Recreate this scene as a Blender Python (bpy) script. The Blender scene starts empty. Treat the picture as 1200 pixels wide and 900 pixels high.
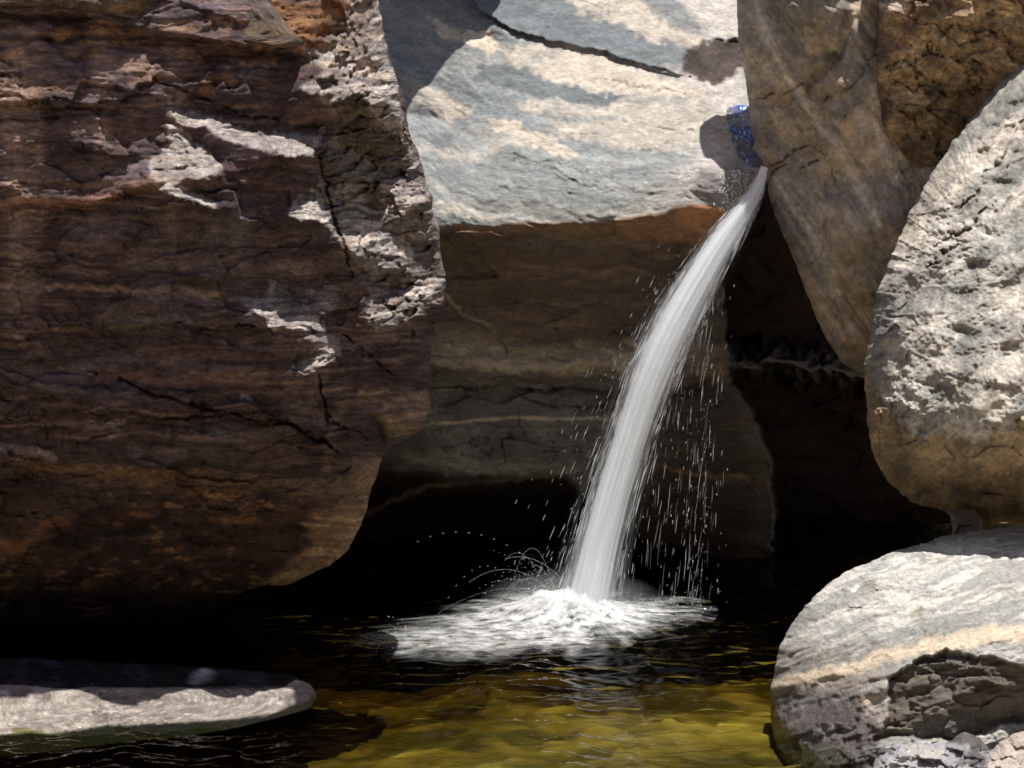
import bpy, math, random
import numpy as np
random.seed(7)
# ------------------------------------------------------------------ camera, world, sun, exposure
scn = bpy.context.scene
COL = scn.collection
EYE = 2.33                       # eye height above the pool, metres
FOC = 1800.0                     # focal length in photograph pixels
cam_d = bpy.data.cameras.new('camera'); cam = bpy.data.objects.new('camera', cam_d); COL.objects.link(cam)
cam.location = (0, 0, EYE); cam.rotation_euler = (math.radians(90), 0, 0)
cam_d.sensor_width = 36.0; cam_d.lens = 36.0 * FOC / 1200.0
cam_d.shift_y = -150.0 / 1200.0
cam_d.clip_start = 0.05; cam_d.clip_end = 2000
scn.camera = cam
SUN = np.array([0.14, -0.18, 0.97]); SUN /= np.linalg.norm(SUN)
el = math.asin(SUN[2]); az = math.atan2(SUN[0], SUN[1])
w = bpy.data.worlds.new('World'); scn.world = w; w.use_nodes = True
nt = w.node_tree; nt.nodes.clear()
sky = nt.nodes.new('ShaderNodeTexSky'); sky.sky_type = 'NISHITA'; sky.sun_disc = False
sky.sun_elevation = el; sky.sun_rotation = az; sky.dust_density = 2.0
bg = nt.nodes.new('ShaderNodeBackground'); bg.inputs[1].default_value = 0.06
wo = nt.nodes.new('ShaderNodeOutputWorld')
nt.links.new(sky.outputs[0], bg.inputs[0]); nt.links.new(bg.outputs[0], wo.inputs[0])
sl = bpy.data.lights.new('sun', 'SUN'); sl.energy = 5.0; sl.angle = math.radians(0.5); sl.color = (1.0, 0.965, 0.90)
so = bpy.data.objects.new('sun', sl); COL.objects.link(so)
from mathutils import Vector
so.rotation_euler = Vector(SUN).to_track_quat('Z', 'Y').to_euler(); so.location = (6, -4, 14)
scn.view_settings.view_transform = 'Standard'; scn.view_settings.look = 'None'
scn.view_settings.exposure = 0.62; scn.view_settings.gamma = 1.0
try:
    scn.cycles.max_bounces = 8; scn.cycles.diffuse_bounces = 4; scn.cycles.transparent_max_bounces = 24
    scn.cycles.use_denoising = True
except Exception: pass

# ------------------------------------------------------------------ noise
f32 = np.float32
_rng = np.random.RandomState(11)
_T = _rng.rand(256, 256).astype(f32)
def vn(x, y, s=0):
    x = x + 17.31 * s; y = y + 9.77 * s
    xi = np.floor(x).astype(np.int32); yi = np.floor(y).astype(np.int32)
    fx = (x - xi).astype(f32); fy = (y - yi).astype(f32)
    fx = fx * fx * (3 - 2 * fx); fy = fy * fy * (3 - 2 * fy)
    xs = (xi + s * 37) & 255; x1 = (xs + 1) & 255; ys = (yi + s * 91) & 255; y1 = (ys + 1) & 255
    a = _T[ys, xs]; b = _T[ys, x1]; c = _T[y1, xs]; d = _T[y1, x1]
    return ((a + (b - a) * fx) * (1 - fy) + (c + (d - c) * fx) * fy) * 2 - 1
def fbm(x, y, o=4, s=0, g=0.5):
    r = 0; a = 1.0; t = 0
    for i in range(o):
        r = r + a * vn(x, y, s + i * 3); t += a; a *= g
        x, y = (x * 1.93 + y * 0.35), (y * 1.93 - x * 0.35)
    return r / t * 1.5
def fbs(x, y, o=4, s=0, g=0.5):           # axis-true, keeps a stretch direction
    r = 0; a = 1.0; t = 0
    for i in range(o):
        r = r + a * vn(x, y, s + i * 3); t += a; a *= g
        x = x * 2.03; y = y * 2.03
    return r / t * 1.5
def ridge(x, y, o=4, s=0):
    r = 0; a = 1.0; t = 0
    for i in range(o):
        r = r + a * (1 - 2 * np.abs(vn(x, y, s + i * 5))); t += a; a *= 0.5
        x, y = (x * 1.9 + y * 0.5), (y * 1.9 - x * 0.5)
    return r / t
def facets(x, y, s=0, tilt=1.0):          # broken faces: every cell has a plane of its own
    xi = np.floor(x).astype(np.int32); yi = np.floor(y).astype(np.int32)
    best = np.full(x.shape, 9.0, f32); val = np.zeros(x.shape, f32)
    for dx in (-1, 0, 1):
        for dy in (-1, 0, 1):
            cx = (xi + dx + s * 13) & 255; cy = (yi + dy + s * 29) & 255
            px = xi + dx + _T[cy, cx]; py = yi + dy + _T[cx, cy]
            ex = x - px; ey = y - py; d = ex * ex + ey * ey
            h = _T[(cy + 77) & 255, cx] * 2 - 1; gx = _T[cy, (cx + 99) & 255] * 2 - 1; gy = _T[(cy + 31) & 255, (cx + 55) & 255] * 2 - 1
            v = h * 0.6 + tilt * (gx * ex + gy * ey)
            m = d < best
            best = np.where(m, d, best); val = np.where(m, v, val)
    return val.astype(f32)
def sst(a, b, x):
    t = np.clip((x - a) / (b - a), 0, 1); return t * t * (3 - 2 * t)

# ------------------------------------------------------------------ relief rasters: the front of each rock is sculpted
# as a height field in its own surface units (one unit is about 4-6 mm of rock), then meshed as a closed solid
def world(px, py, d):
    return np.stack([(px - 600) / FOC * d, d, EYE - (py - 300) / FOC * d], -1)
class Relief:
    def __init__(s, x0, y0, x1, y1, pts, seed=0, step=1.0):
        s.x0, s.y0, s.x1, s.y1, s.step = x0, y0, x1, y1, step
        s.W = int((x1 - x0) / step) + 1; s.H = int((y1 - y0) / step) + 1
        yy, xx = np.mgrid[0:s.H, 0:s.W].astype(f32)
        s.X = xx * step + x0; s.Y = yy * step + y0
        s.seed = seed
        s.w1 = fbm(s.X / 34, s.Y / 34, 3, seed + 1); s.w2 = fbm(s.X / 34, s.Y / 34, 3, seed + 8)
        s.w3 = fbm(s.X / 7, s.Y / 7, 2, seed + 15); s.w4 = fbm(s.X / 7, s.Y / 7, 2, seed + 21)
        P = np.array(pts, float); n = len(P)       # thin-plate surface through (x, y, distance)
        def k(r2): return 0.5 * r2 * np.log(r2 + 1e-9)
        q = P[:, :2] / 100
        r2 = ((q[:, None] - q[None]) ** 2).sum(-1)
        A = np.zeros((n + 3, n + 3)); A[:n, :n] = k(r2) + np.eye(n) * 0.02
        A[:n, n] = 1; A[:n, n + 1:] = q; A[n, :n] = 1; A[n + 1:, :n] = q.T
        c = np.linalg.solve(A, np.concatenate([P[:, 2], [0, 0, 0]]))
        D = c[n] + c[n + 1] * s.X / 100 + c[n + 2] * s.Y / 100
        for i in range(n):
            D = D + c[i] * k((s.X / 100 - q[i, 0]) ** 2 + (s.Y / 100 - q[i, 1]) ** 2)
        s.D = D.astype(f32)
        s.C = np.ones((s.H, s.W, 3), f32) * 0.2
        s.wet = np.zeros((s.H, s.W), f32)
        s.gx = np.zeros((s.H, s.W), f32); s.gz = np.zeros((s.H, s.W), f32)
        s.dm = float(np.mean(P[:, 2]))
    def sub(s, pts, pad):
        P = np.array(pts, float)
        a = max(0, int((P[:, 0].min() - pad - s.x0) / s.step)); b = min(s.W, int((P[:, 0].max() + pad - s.x0) / s.step) + 2)
        c = max(0, int((P[:, 1].min() - pad - s.y0) / s.step)); d = min(s.H, int((P[:, 1].max() + pad - s.y0) / s.step) + 2)
        return slice(c, d), slice(a, b)
    def wc(s, sl, warp, fine):
        return s.X[sl] + warp * s.w1[sl] + fine * s.w3[sl], s.Y[sl] + warp * s.w2[sl] + fine * s.w4[sl]
    def poly(s, pts, f=3.0, warp=5.0, fine=2.0):
        out = np.zeros((s.H, s.W), f32); sl = s.sub(pts, f + warp * 2 + fine * 2)
        x, y = s.wc(sl, warp, fine)
        if x.size == 0: return out
        dm = np.full(x.shape, 1e9, f32); ins = np.zeros(x.shape, bool); n = len(pts)
        for i in range(n):
            ax, ay = pts[i]; bx, by = pts[(i + 1) % n]
            ex, ey = bx - ax, by - ay; L = ex * ex + ey * ey + 1e-9
            t = np.clip(((x - ax) * ex + (y - ay) * ey) / L, 0, 1)
            dm = np.minimum(dm, (x - ax - t * ex) ** 2 + (y - ay - t * ey) ** 2)
            if ay != by:
                ins ^= ((ay > y) != (by > y)) & (x < (bx - ax) * (y - ay) / (by - ay) + ax)
        sd = np.sqrt(dm) * np.where(ins, -1, 1)
        out[sl] = sst(f / 2, -f / 2, sd)
        return out
    def line(s, pts, w=3.0, warp=3.0, fine=1.0, taper=False):
        out = np.zeros((s.H, s.W), f32); sl = s.sub(pts, w + warp * 2 + fine * 2)
        x, y = s.wc(sl, warp, fine)
        if x.size == 0: return out
        best = np.zeros(x.shape, f32); n = len(pts) - 1
        for i in range(n):
            ax, ay = pts[i]; bx, by = pts[i + 1]
            ex, ey = bx - ax, by - ay; L = ex * ex + ey * ey + 1e-9
            t = np.clip(((x - ax) * ex + (y - ay) * ey) / L, 0, 1)
            d = np.sqrt((x - ax - t * ex) ** 2 + (y - ay - t * ey) ** 2)
            ww = w
            if taper:
                q = (i + t) / n; ww = w * (0.25 + 0.75 * np.sin(np.pi * np.clip(q, 0.03, 0.97)))
            best = np.maximum(best, np.clip(1 - d / ww, 0, 1))
        out[sl] = best
        return out
    def paint(s, m, c, a=1.0):
        m = (m * a)[..., None]; s.C = s.C * (1 - m) + np.array(c, f32) * m
    def mul(s, m, k):
        s.C = s.C * (1 + (np.array(k, f32) - 1) * m[..., None])
    def crack(s, pts, w=4, depth=0.05, warp=3, dark=0.35, fine=1.2, lip=0.0):
        w = w * 0.55; m = s.line(pts, w, warp * 1.6, fine * 1.9, True) * np.clip(0.75 + 0.9 * s.w4 + 0.6 * s.w1, 0.05, 1)
        s.D += depth * m ** 0.7
        s.mul(np.clip(m * 1.3, 0, 1), dark ** 0.7)
        if lip:                                   # the rock above the crack stands proud of the rock below
            s.lip(pts, lip)
    def grit(s, k=0.35, fx=3.0, fy=2.2, speck=0.0):       # mineral grain: light and dark flecks a few millimetres to centimetres across
        n = 0.55 * fbm(s.X / fx, s.Y / fy, 3, s.seed + 61) + 0.6 * fbm(s.X / (fx * 4), s.Y / (fy * 3.4), 4, s.seed + 67)
        s.C = s.C * np.exp(k * n * 1.5)[..., None]
        if speck:
            s.mul(sst(0.55, 0.85, fbm(s.X / 3.2, s.Y / 2.6, 2, s.seed + 71)) * speck, 0.3)
    def veins(s, ang, L, T, depth=0.004, dark=0.5, width=0.06, amount=1.0, sd=0, mask=1.0):   # hairline joints following the layering
        ca, sa = math.cos(math.radians(ang)), math.sin(math.radians(ang))
        u = s.X * ca + s.Y * sa + 5 * s.w1; v = -s.X * sa + s.Y * ca + 5 * s.w2
        f = fbs(u / L, v / T, 4, s.seed + 80 + sd)
        m = sst(width, width * 0.2, np.abs(f)) * sst(-0.1, 0.5, fbm(s.X / 60, s.Y / 40, 3, s.seed + 85 + sd) + amount - 0.6) * mask
        s.D += depth * m; s.mul(m, dark)
    def lip(s, pts, h, below=40):                 # step: below the line the face falls back by h, easing out again
        P = np.array(pts, float)
        xs = s.X[0] ; yl = np.interp(xs, P[:, 0], P[:, 1]).astype(f32)
        ok = sst(P[0, 0] - 5, P[0, 0] + 30, xs) * sst(P[-1, 0] + 5, P[-1, 0] - 30, xs)
        dy = s.Y + 3 * s.w2 + 1.2 * s.w4 - yl[None]
        s.D += (h * ok)[None] * np.where(dy > 0, np.exp(-dy / below) * sst(0, 3, dy), 0)
        s.D -= (h * 0.5 * ok)[None] * np.where(dy <= 0, np.exp(dy / below), 0)
    def slope(s, m, gz, gx=0.0):                  # asks for a face tilted: gz > 0 faces the sky, gx > 0 faces the picture's right
        s.gz = s.gz * (1 - m) + gz * m; s.gx = s.gx * (1 - m) + gx * m
    def solve(s, L=90.0):                         # integrates the asked tilts into one continuous surface
        h = s.dm / FOC * s.step
        gx = s.gx * h; gy = -s.gz * h
        H2, W2 = s.H * 2, s.W * 2
        def refl(a, sx, sy):
            a = np.concatenate([a, sx * a[:, ::-1]], 1); return np.concatenate([a, sy * a[::-1]], 0)
        div = np.zeros((s.H, s.W), f32)
        div[:, 1:] += gx[:, 1:] - gx[:, :-1]; div[1:] += gy[1:] - gy[:-1]
        F = np.fft.rfft2(refl(div, 1, 1))
        ky = np.fft.fftfreq(H2)[:, None] * 2 * np.pi; kx = np.fft.rfftfreq(W2)[None] * 2 * np.pi
        den = -(4 - 2 * np.cos(kx) - 2 * np.cos(ky)) - (s.step / L) ** 2
        s.D += np.fft.irfft2(F / den, s=(H2, W2))[:s.H, :s.W].astype(f32)
    def sample(s, a, px, py):
        x = np.clip((px - s.x0) / s.step, 0, s.W - 1.001); y = np.clip((py - s.y0) / s.step, 0, s.H - 1.001)
        xi = x.astype(int); yi = y.astype(int); fx = x - xi; fy = y - yi
        if a.ndim == 3: fx = fx[..., None]; fy = fy[..., None]
        return (a[yi, xi] * (1 - fx) + a[yi, xi + 1] * fx) * (1 - fy) + (a[yi + 1, xi] * (1 - fx) + a[yi + 1, xi + 1] * fx) * fy

def mesh_from(name, V, Q, col=None, wet=None, mat=None, parent=None, smooth=True, uv=None):
    me = bpy.data.meshes.new(name)
    V = np.ascontiguousarray(V, f32).reshape(-1, 3); Q = np.ascontiguousarray(Q, np.int32)
    k = Q.shape[1]
    me.vertices.add(len(V)); me.vertices.foreach_set('co', V.ravel())
    me.loops.add(Q.size); me.loops.foreach_set('vertex_index', Q.ravel())
    me.polygons.add(len(Q)); me.polygons.foreach_set('loop_start', np.arange(len(Q), dtype=np.int32) * k)
    me.polygons.foreach_set('loop_total', np.full(len(Q), k, np.int32))
    me.update(calc_edges=True)
    if smooth: me.polygons.foreach_set('use_smooth', np.ones(len(Q), bool))
    if col is not None:
        a = me.attributes.new('Col', 'FLOAT_COLOR', 'POINT')
        c = np.ones((len(V), 4), f32); c[:, :3] = np.clip(col, 0.001, 0.9); a.data.foreach_set('color', c.ravel())
    if wet is not None:
        a = me.attributes.new('Wet', 'FLOAT', 'POINT'); a.data.foreach_set('value', np.ascontiguousarray(wet, f32).ravel())
    if uv is not None:
        l = me.uv_layers.new(name='UVMap'); l.data.foreach_set('uv', np.ascontiguousarray(uv[Q.ravel()], f32).ravel())
    if mat: me.materials.append(mat)
    o = bpy.data.objects.new(name, me); COL.objects.link(o)
    if parent: o.parent = parent
    return o
def tag(o, label=None, cat=None, group=None, kind=None):
    if label: o['label'] = label
    if cat: o['category'] = cat
    if group: o['group'] = group
    if kind: o['kind'] = kind
    return o
def grid_faces(nv, nu, off=0):
    i = np.arange(nv * nu).reshape(nv, nu) + off
    return np.stack([i[:-1, :-1], i[1:, :-1], i[1:, 1:], i[:-1, 1:]], -1).reshape(-1, 4)
def border(nv, nu):
    i = np.arange(nv * nu).reshape(nv, nu)
    return np.concatenate([i[0, :-1], i[:-1, -1], i[-1, :0:-1], i[:0:-1, 0]])
def close_back(px, py, D, C, wet, nv, nu, cx, cy, thick, shrink=0.45, rings=9):
    """continue the rim of the front sheet round the back of the solid"""
    b = border(nv, nu); n = len(b)
    bx, by, bd = px.ravel()[b], py.ravel()[b], D.ravel()[b]
    xs, ys, ds, cs, ws = [px.ravel()], [py.ravel()], [D.ravel()], [C.reshape(-1, 3)], [wet.ravel()]
    Q = [grid_faces(nv, nu)]; prev = b; off = nv * nu
    for r in range(1, rings + 1):
        t = r / rings; k = 1 - shrink * t ** 0.85
        xs.append(cx + (bx - cx) * k); ys.append(cy + (by - cy) * k)
        ds.append(bd + (np.mean(bd) + thick - bd) * t); cs.append(C.reshape(-1, 3)[b]); ws.append(wet.ravel()[b])
        cur = np.arange(n) + off; off += n
        Q.append(np.stack([prev, np.roll(prev, -1), np.roll(cur, -1), cur], -1)); prev = cur
    xs.append(np.array([cx])); ys.append(np.array([cy])); ds.append(np.array([np.mean(bd) + thick * 1.05])); cs.append(C.reshape(-1, 3)[b[:1]]); ws.append(wet.ravel()[b[:1]])
    apex = np.full(n, off)
    Q.append(np.stack([prev, np.roll(prev, -1), apex, apex], -1)[:, :3].repeat(1, 0) if False else np.stack([prev[::2], np.roll(prev, -1)[::2], np.roll(prev, -2)[::2], apex[::2]], -1))
    X = np.concatenate(xs); Y = np.concatenate(ys); Dd = np.concatenate(ds)
    return world(X, Y, Dd), np.concatenate(Q), np.concatenate(cs), np.concatenate(ws)
def rock_mesh(name, R, outline, c, nu, nv, mat, thick=1.5, roll=0.5, rw=60, jag=3.0, shrink=0.5):
    """closed solid: front sheet mapped inside the outline, rounded over at the rim, closed behind"""
    P = np.array(outline + outline[:1], float)
    d = np.r_[0, np.cumsum(np.hypot(*np.diff(P, axis=0).T))]
    t = np.linspace(0, d[-1], 2400, endpoint=False)
    ox = np.interp(t, d, P[:, 0]); oy = np.interp(t, d, P[:, 1])
    k = np.hanning(21); k /= k.sum()                                 # soften the corners a little
    sm = lambda a: np.convolve(np.r_[a[-10:], a, a[:10]], k, 'valid')
    ox, oy = sm(ox), sm(oy)
    ang = np.arctan2(oy - c[1], ox - c[0]); rad = np.hypot(ox - c[0], oy - c[1])
    rad = rad + jag * (fbm(ox / 22, oy / 22, 4, R.seed + 40) * 0.9 + 0.35 * facets((ox / 9).astype(f32), (oy / 9).astype(f32), R.seed + 3))
    o = np.argsort(ang); ang, rad = ang[o], rad[o]
    ang = np.r_[ang[-5:] - 2 * np.pi, ang, ang[:5] + 2 * np.pi]; rad = np.r_[rad[-5:], rad, rad[:5]]
    a = np.linspace(-1, 1, nu); b = np.linspace(-1, 1, nv); U, V = np.meshgrid(a, b)
    U = np.sign(U) * (1 - (1 - np.abs(U)) ** 1.15); V = np.sign(V) * (1 - (1 - np.abs(V)) ** 1.15)
    r = np.maximum(np.abs(U), np.abs(V)); hyp = np.hypot(U, V) + 1e-9
    th = np.arctan2(V / hyp, U / hyp)
    # square grid -> star-shaped outline; keep rows straight by blending toward the aspect of the outline
    rr = np.interp(th, ang, rad)
    px = c[0] + r * rr * np.cos(th); py = c[1] + r * rr * np.sin(th)
    D = R.sample(R.D, px, py); C = R.sample(R.C, px, py); W = R.sample(R.wet, px, py)
    e = np.clip((1 - r) * rr / rw, 0, 1)
    D = D + roll * (1 - np.sqrt(np.clip(1 - (1 - e) ** 2, 0, 1)))
    Vv, Q, Cc, Ww = close_back(px, py, D, C, W, nv, nu, c[0], c[1], thick, shrink)
    return mesh_from(name, Vv, Q, Cc, Ww, mat)
def sheet_mesh(name, R, x0, x1, y0, y1, nu, nv, mat, thick=1.5, xs=None):
    ax = np.linspace(x0, x1, nu) if xs is None else np.interp(np.linspace(0, 1, nu), *xs)
    px, py = np.meshgrid(ax, np.linspace(y0, y1, nv))
    D = R.sample(R.D, px, py); C = R.sample(R.C, px, py); W = R.sample(R.wet, px, py)
    V, Q, Cc, Ww = close_back(px, py, D, C, W, nv, nu, (x0 + x1) / 2, (y0 + y1) / 2, thick, 0.1, 3)
    return mesh_from(name, V, Q, Cc, Ww, mat)

# ------------------------------------------------------------------ materials
def rock_mat(name, g1=28, g2=110, contrast=0.35, bump=0.5, stretch=(1, 1, 2.2), rough=0.82, dist=0.012):
    m = bpy.data.materials.new(name); m.use_nodes = True; t = m.node_tree; t.nodes.clear(); N = t.nodes.new; L = t.links.new
    out = N('ShaderNodeOutputMaterial'); p = N('ShaderNodeBsdfPrincipled'); L(p.outputs[0], out.inputs[0])
    tc = N('ShaderNodeTexCoord'); mp = N('ShaderNodeMapping'); mp.inputs['Scale'].default_value = stretch; L(tc.outputs['Object'], mp.inputs[0])
    a = N('ShaderNodeAttribute'); a.attribute_name = 'Col'; wt = N('ShaderNodeAttribute'); wt.attribute_name = 'Wet'
    n1 = N('ShaderNodeTexNoise'); n1.inputs['Scale'].default_value = g1; n1.inputs['Detail'].default_value = 7; n1.inputs['Roughness'].default_value = 0.65; L(mp.outputs[0], n1.inputs[0])
    n2 = N('ShaderNodeTexNoise'); n2.inputs['Scale'].default_value = g2; n2.inputs['Detail'].default_value = 4; n2.inputs['Roughness'].default_value = 0.7; L(mp.outputs[0], n2.inputs[0])
    v = N('ShaderNodeTexVoronoi'); v.inputs['Scale'].default_value = g2 * 0.5; L(mp.outputs[0], v.inputs[0])
    ad = N('ShaderNodeMath'); ad.operation = 'ADD'; L(n1.outputs[0], ad.inputs[0]); L(n2.outputs[0], ad.inputs[1])
    mr = N('ShaderNodeMapRange'); mr.inputs[1].default_value = 0.6; mr.inputs[2].default_value = 1.4
    mr.inputs[3].default_value = 1 - contrast; mr.inputs[4].default_value = 1 + contrast; L(ad.outputs[0], mr.inputs[0])
    mx = N('ShaderNodeVectorMath'); mx.operation = 'MULTIPLY'; L(a.outputs['Color'], mx.inputs[0]); L(mr.outputs[0], mx.inputs[1])
    L(mx.outputs[0], p.inputs['Base Color'])
    rr = N('ShaderNodeMapRange'); rr.inputs[3].default_value = rough; rr.inputs[4].default_value = 0.16; L(wt.outputs['Fac'], rr.inputs[0])
    ra = N('ShaderNodeMath'); ra.operation = 'MULTIPLY_ADD'; L(n2.outputs[0], ra.inputs[0]); ra.inputs[1].default_value = 0.25; L(rr.outputs[0], ra.inputs[2])
    rs = N('ShaderNodeMath'); rs.operation = 'SUBTRACT'; L(ra.outputs[0], rs.inputs[0]); rs.inputs[1].default_value = 0.12
    L(rs.outputs[0], p.inputs['Roughness'])
    sp = N('ShaderNodeMapRange'); sp.inputs[3].default_value = 0.25; sp.inputs[4].default_value = 0.6; sp.clamp = False; L(wt.outputs['Fac'], sp.inputs[0])
    L(sp.outputs[0], p.inputs['Specular IOR Level'])
    hh = N('ShaderNodeMath'); hh.operation = 'MULTIPLY_ADD'; L(v.outputs[0], hh.inputs[0]); hh.inputs[1].default_value = 0.25; L(ad.outputs[0], hh.inputs[2])
    b = N('ShaderNodeBump'); b.inputs['Strength'].default_value = bump; b.inputs['Distance'].default_value = dist; L(hh.outputs[0], b.inputs['Height'])
    L(b.outputs[0], p.inputs['Normal'])
    return m
M_cliff = rock_mat('varnished_cliff_rock', 26, 120, 0.6, 1.0, (1, 1, 2.6))
M_wall = rock_mat('polished_banded_gneiss', 24, 120, 0.42, 0.6, (1, 1, 2.6), 0.7)
M_slab = rock_mat('smooth_tan_gneiss', 22, 120, 0.42, 0.6, (1.2, 1, 1), 0.7)
M_gran = rock_mat('coarse_grey_granite', 34, 150, 0.5, 1.0, (1, 1, 1.2), 0.85)

def strat(R, ang, L, T, o=4, s=0, wob=1.0):
    """layering noise: stretched along a direction (degrees), thickness T, length L"""
    ca, sa = math.cos(math.radians(ang)), math.sin(math.radians(ang))
    u = R.X * ca + R.Y * sa; v = -R.X * sa + R.Y * ca + wob * 6 * R.w2
    return fbs(u / L, v / T, o, s + R.seed)

# ================================================================== LEFT CLIFF BOULDER
R = Relief(-140, -120, 560, 790, [
    (-100, -100, 7.75), (200, -100, 7.75), (430, -100, 8.05), (-100, 60, 7.55), (200, 60, 7.5), (430, 60, 7.85), (-100, 250, 7.62), (100, 250, 7.6), (330, 250, 7.6), (470, 250, 8.05),
    (0, 400, 7.8), (250, 400, 7.75), (380, 380, 7.8), (500, 380, 8.4), (0, 530, 8.1), (250, 520, 8.0), (400, 500, 8.1), (490, 490, 8.5),
    (0, 620, 8.6), (200, 620, 8.5), (380, 600, 8.5), (0, 700, 9.4), (200, 700, 9.4), (350, 680, 9.1), (100, 780, 10.5), (-120, 780, 10.5), (300, 780, 10.5)], 1)
dark1 = (0.062, 0.046, 0.048); brn = (0.125, 0.080, 0.062); tan = (0.30, 0.22, 0.15); gry = (0.20, 0.185, 0.175); pale = (0.40, 0.36, 0.33)
R.C[:] = dark1
st = strat(R, 1, 120, 9, 5, 3); st2 = strat(R, -2, 60, 3.2, 3, 7); big = fbm(R.X / 120, R.Y / 70, 4, 5)
R.paint(sst(0.0, 0.8, st), brn, 0.6); R.paint(sst(0.45, 1.1, st2 + 0.5 * st), (.22,.165,.125), 0.4); R.paint(sst(0.2,.7,fbm(R.X/35,R.Y/22,5,51)), (.12,.085,.06), .45); R.paint(sst(0.3,.7,fbm(R.X/50,R.Y/30,5,57)), (.035,.026,.032), .6)
R.paint(sst(0.1, 0.9, big), (0.075, 0.050, 0.050), 0.7)
R.paint(sst(0.1, 0.7, -big + 0.3 * st), gry, 0.30)
top = sst(110, 20, R.Y + 20 * R.w1)                                    # warmer, browner top
R.paint(top * sst(-0.4, 0.6, st2 + big), (0.22, 0.14, 0.075), 0.6)
for xx, w_, y1, a_ in ((22, 30, 440, 0.75), (42, 12, 330, 0.5), (118, 22, 250, 0.6), (203, 18, 330, 0.35), (10, 12, 300, .4)):   # mineral runs
    prof = np.exp(-((R.X + 4 * R.w1 - xx) / w_ * 1.7) ** 2) * sst(y1, y1 - 160, R.Y) * sst(5, 40, R.Y)
    R.paint(prof * (0.6 + 0.5 * sst(-0.6, 0.6, st2 + fbm(R.X / 9, R.Y / 25, 3, 9))), (0.42, 0.32, 0.23), a_ * 1.0)
R.paint(R.poly([(300, 0), (440, 0), (440, 70), (380, 62), (350, 50)], 12, 8), (0.22, 0.11, 0.04), 0.8)
for pts, c_, w_, a_ in (([(-20, 338), (60, 337), (130, 336), (200, 342), (260, 344)], tan, 4, .8), ([(-20, 236), (60, 240), (110, 237), (160, 222), (190, 215)], (0.24, .13, .08), 9, .7),
                  ([(120, 440), (200, 445), (290, 440), (300, 446)], (0.26, .15, .11), 10, .5), ([(20, 545), (200, 560), (380, 580), (430, 575)], (.28, .17, .07), 14, .55),
                  ([(380, 560), (400, 470), (480, 460)], (.3, .24, .16), 8, .4), ([(420, 462), (470, 465), (500, 470)], (.45, .34, .2), 4, .8),
                  ([(-10, 520), (60, 535), (40, 528)], (.4, .36, .32), 6, .6), ([(100, 500), (145, 495), (130, 510)], (.42, .38, .34), 5, .6),
                  ([(330, 600), (400, 595), (425, 605)], (.5, .34, .15), 9, .7), ([(350, 615), (395, 630), (380, 650)], (.42, .30, .14), 4, .7)):
    R.paint(R.line(pts, w_, 4, 2) ** 0.6, c_, a_)
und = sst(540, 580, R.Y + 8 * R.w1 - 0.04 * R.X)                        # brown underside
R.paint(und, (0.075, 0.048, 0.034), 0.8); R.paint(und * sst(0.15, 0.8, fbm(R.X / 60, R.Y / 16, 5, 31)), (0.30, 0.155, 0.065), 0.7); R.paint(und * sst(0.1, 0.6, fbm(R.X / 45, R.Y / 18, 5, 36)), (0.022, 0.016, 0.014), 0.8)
R.paint(und * sst(0.35, 0.7, fbm(R.X / 14, R.Y / 5, 4, 38)) * sst(0, .5, fbm(R.X / 90, R.Y / 50, 2, 41)), (0.46, 0.29, 0.14), 0.7)
R.paint(R.line([(340, 690), (385, 668), (408, 645), (428, 600), (440, 555)], 34, 3) * .9, (0.42, .30, .17), .9)  # warm glow along the undercut rim, painted into the rock colour
R.paint(R.poly([(450,470),(500,458),(507,478),(495,503),(474,516),(452,514),(444,492)], 6, 3), (.26,.20,.13), .8); R.paint(R.line([(458,492),(480,488),(500,484)], 5, 2), (.55,.40,.26), .8)
R.paint(sst(.25,.6,fbm(R.X/18,R.Y/12,4,91)) * sst(150, 40, R.Y), (.36,.22,.10), .6)
R.paint(R.poly([(138,72),(165,66),(200,75),(202,85),(165,88),(140,84)], 6, 6, 4), (.46,.31,.16), .75)
R.paint(sst(675, 715, R.Y + 0.05 * (300 - R.X)), (0.012, 0.010, 0.009), 0.97)  # foot of the overhang painted near-black for its deep shade
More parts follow.
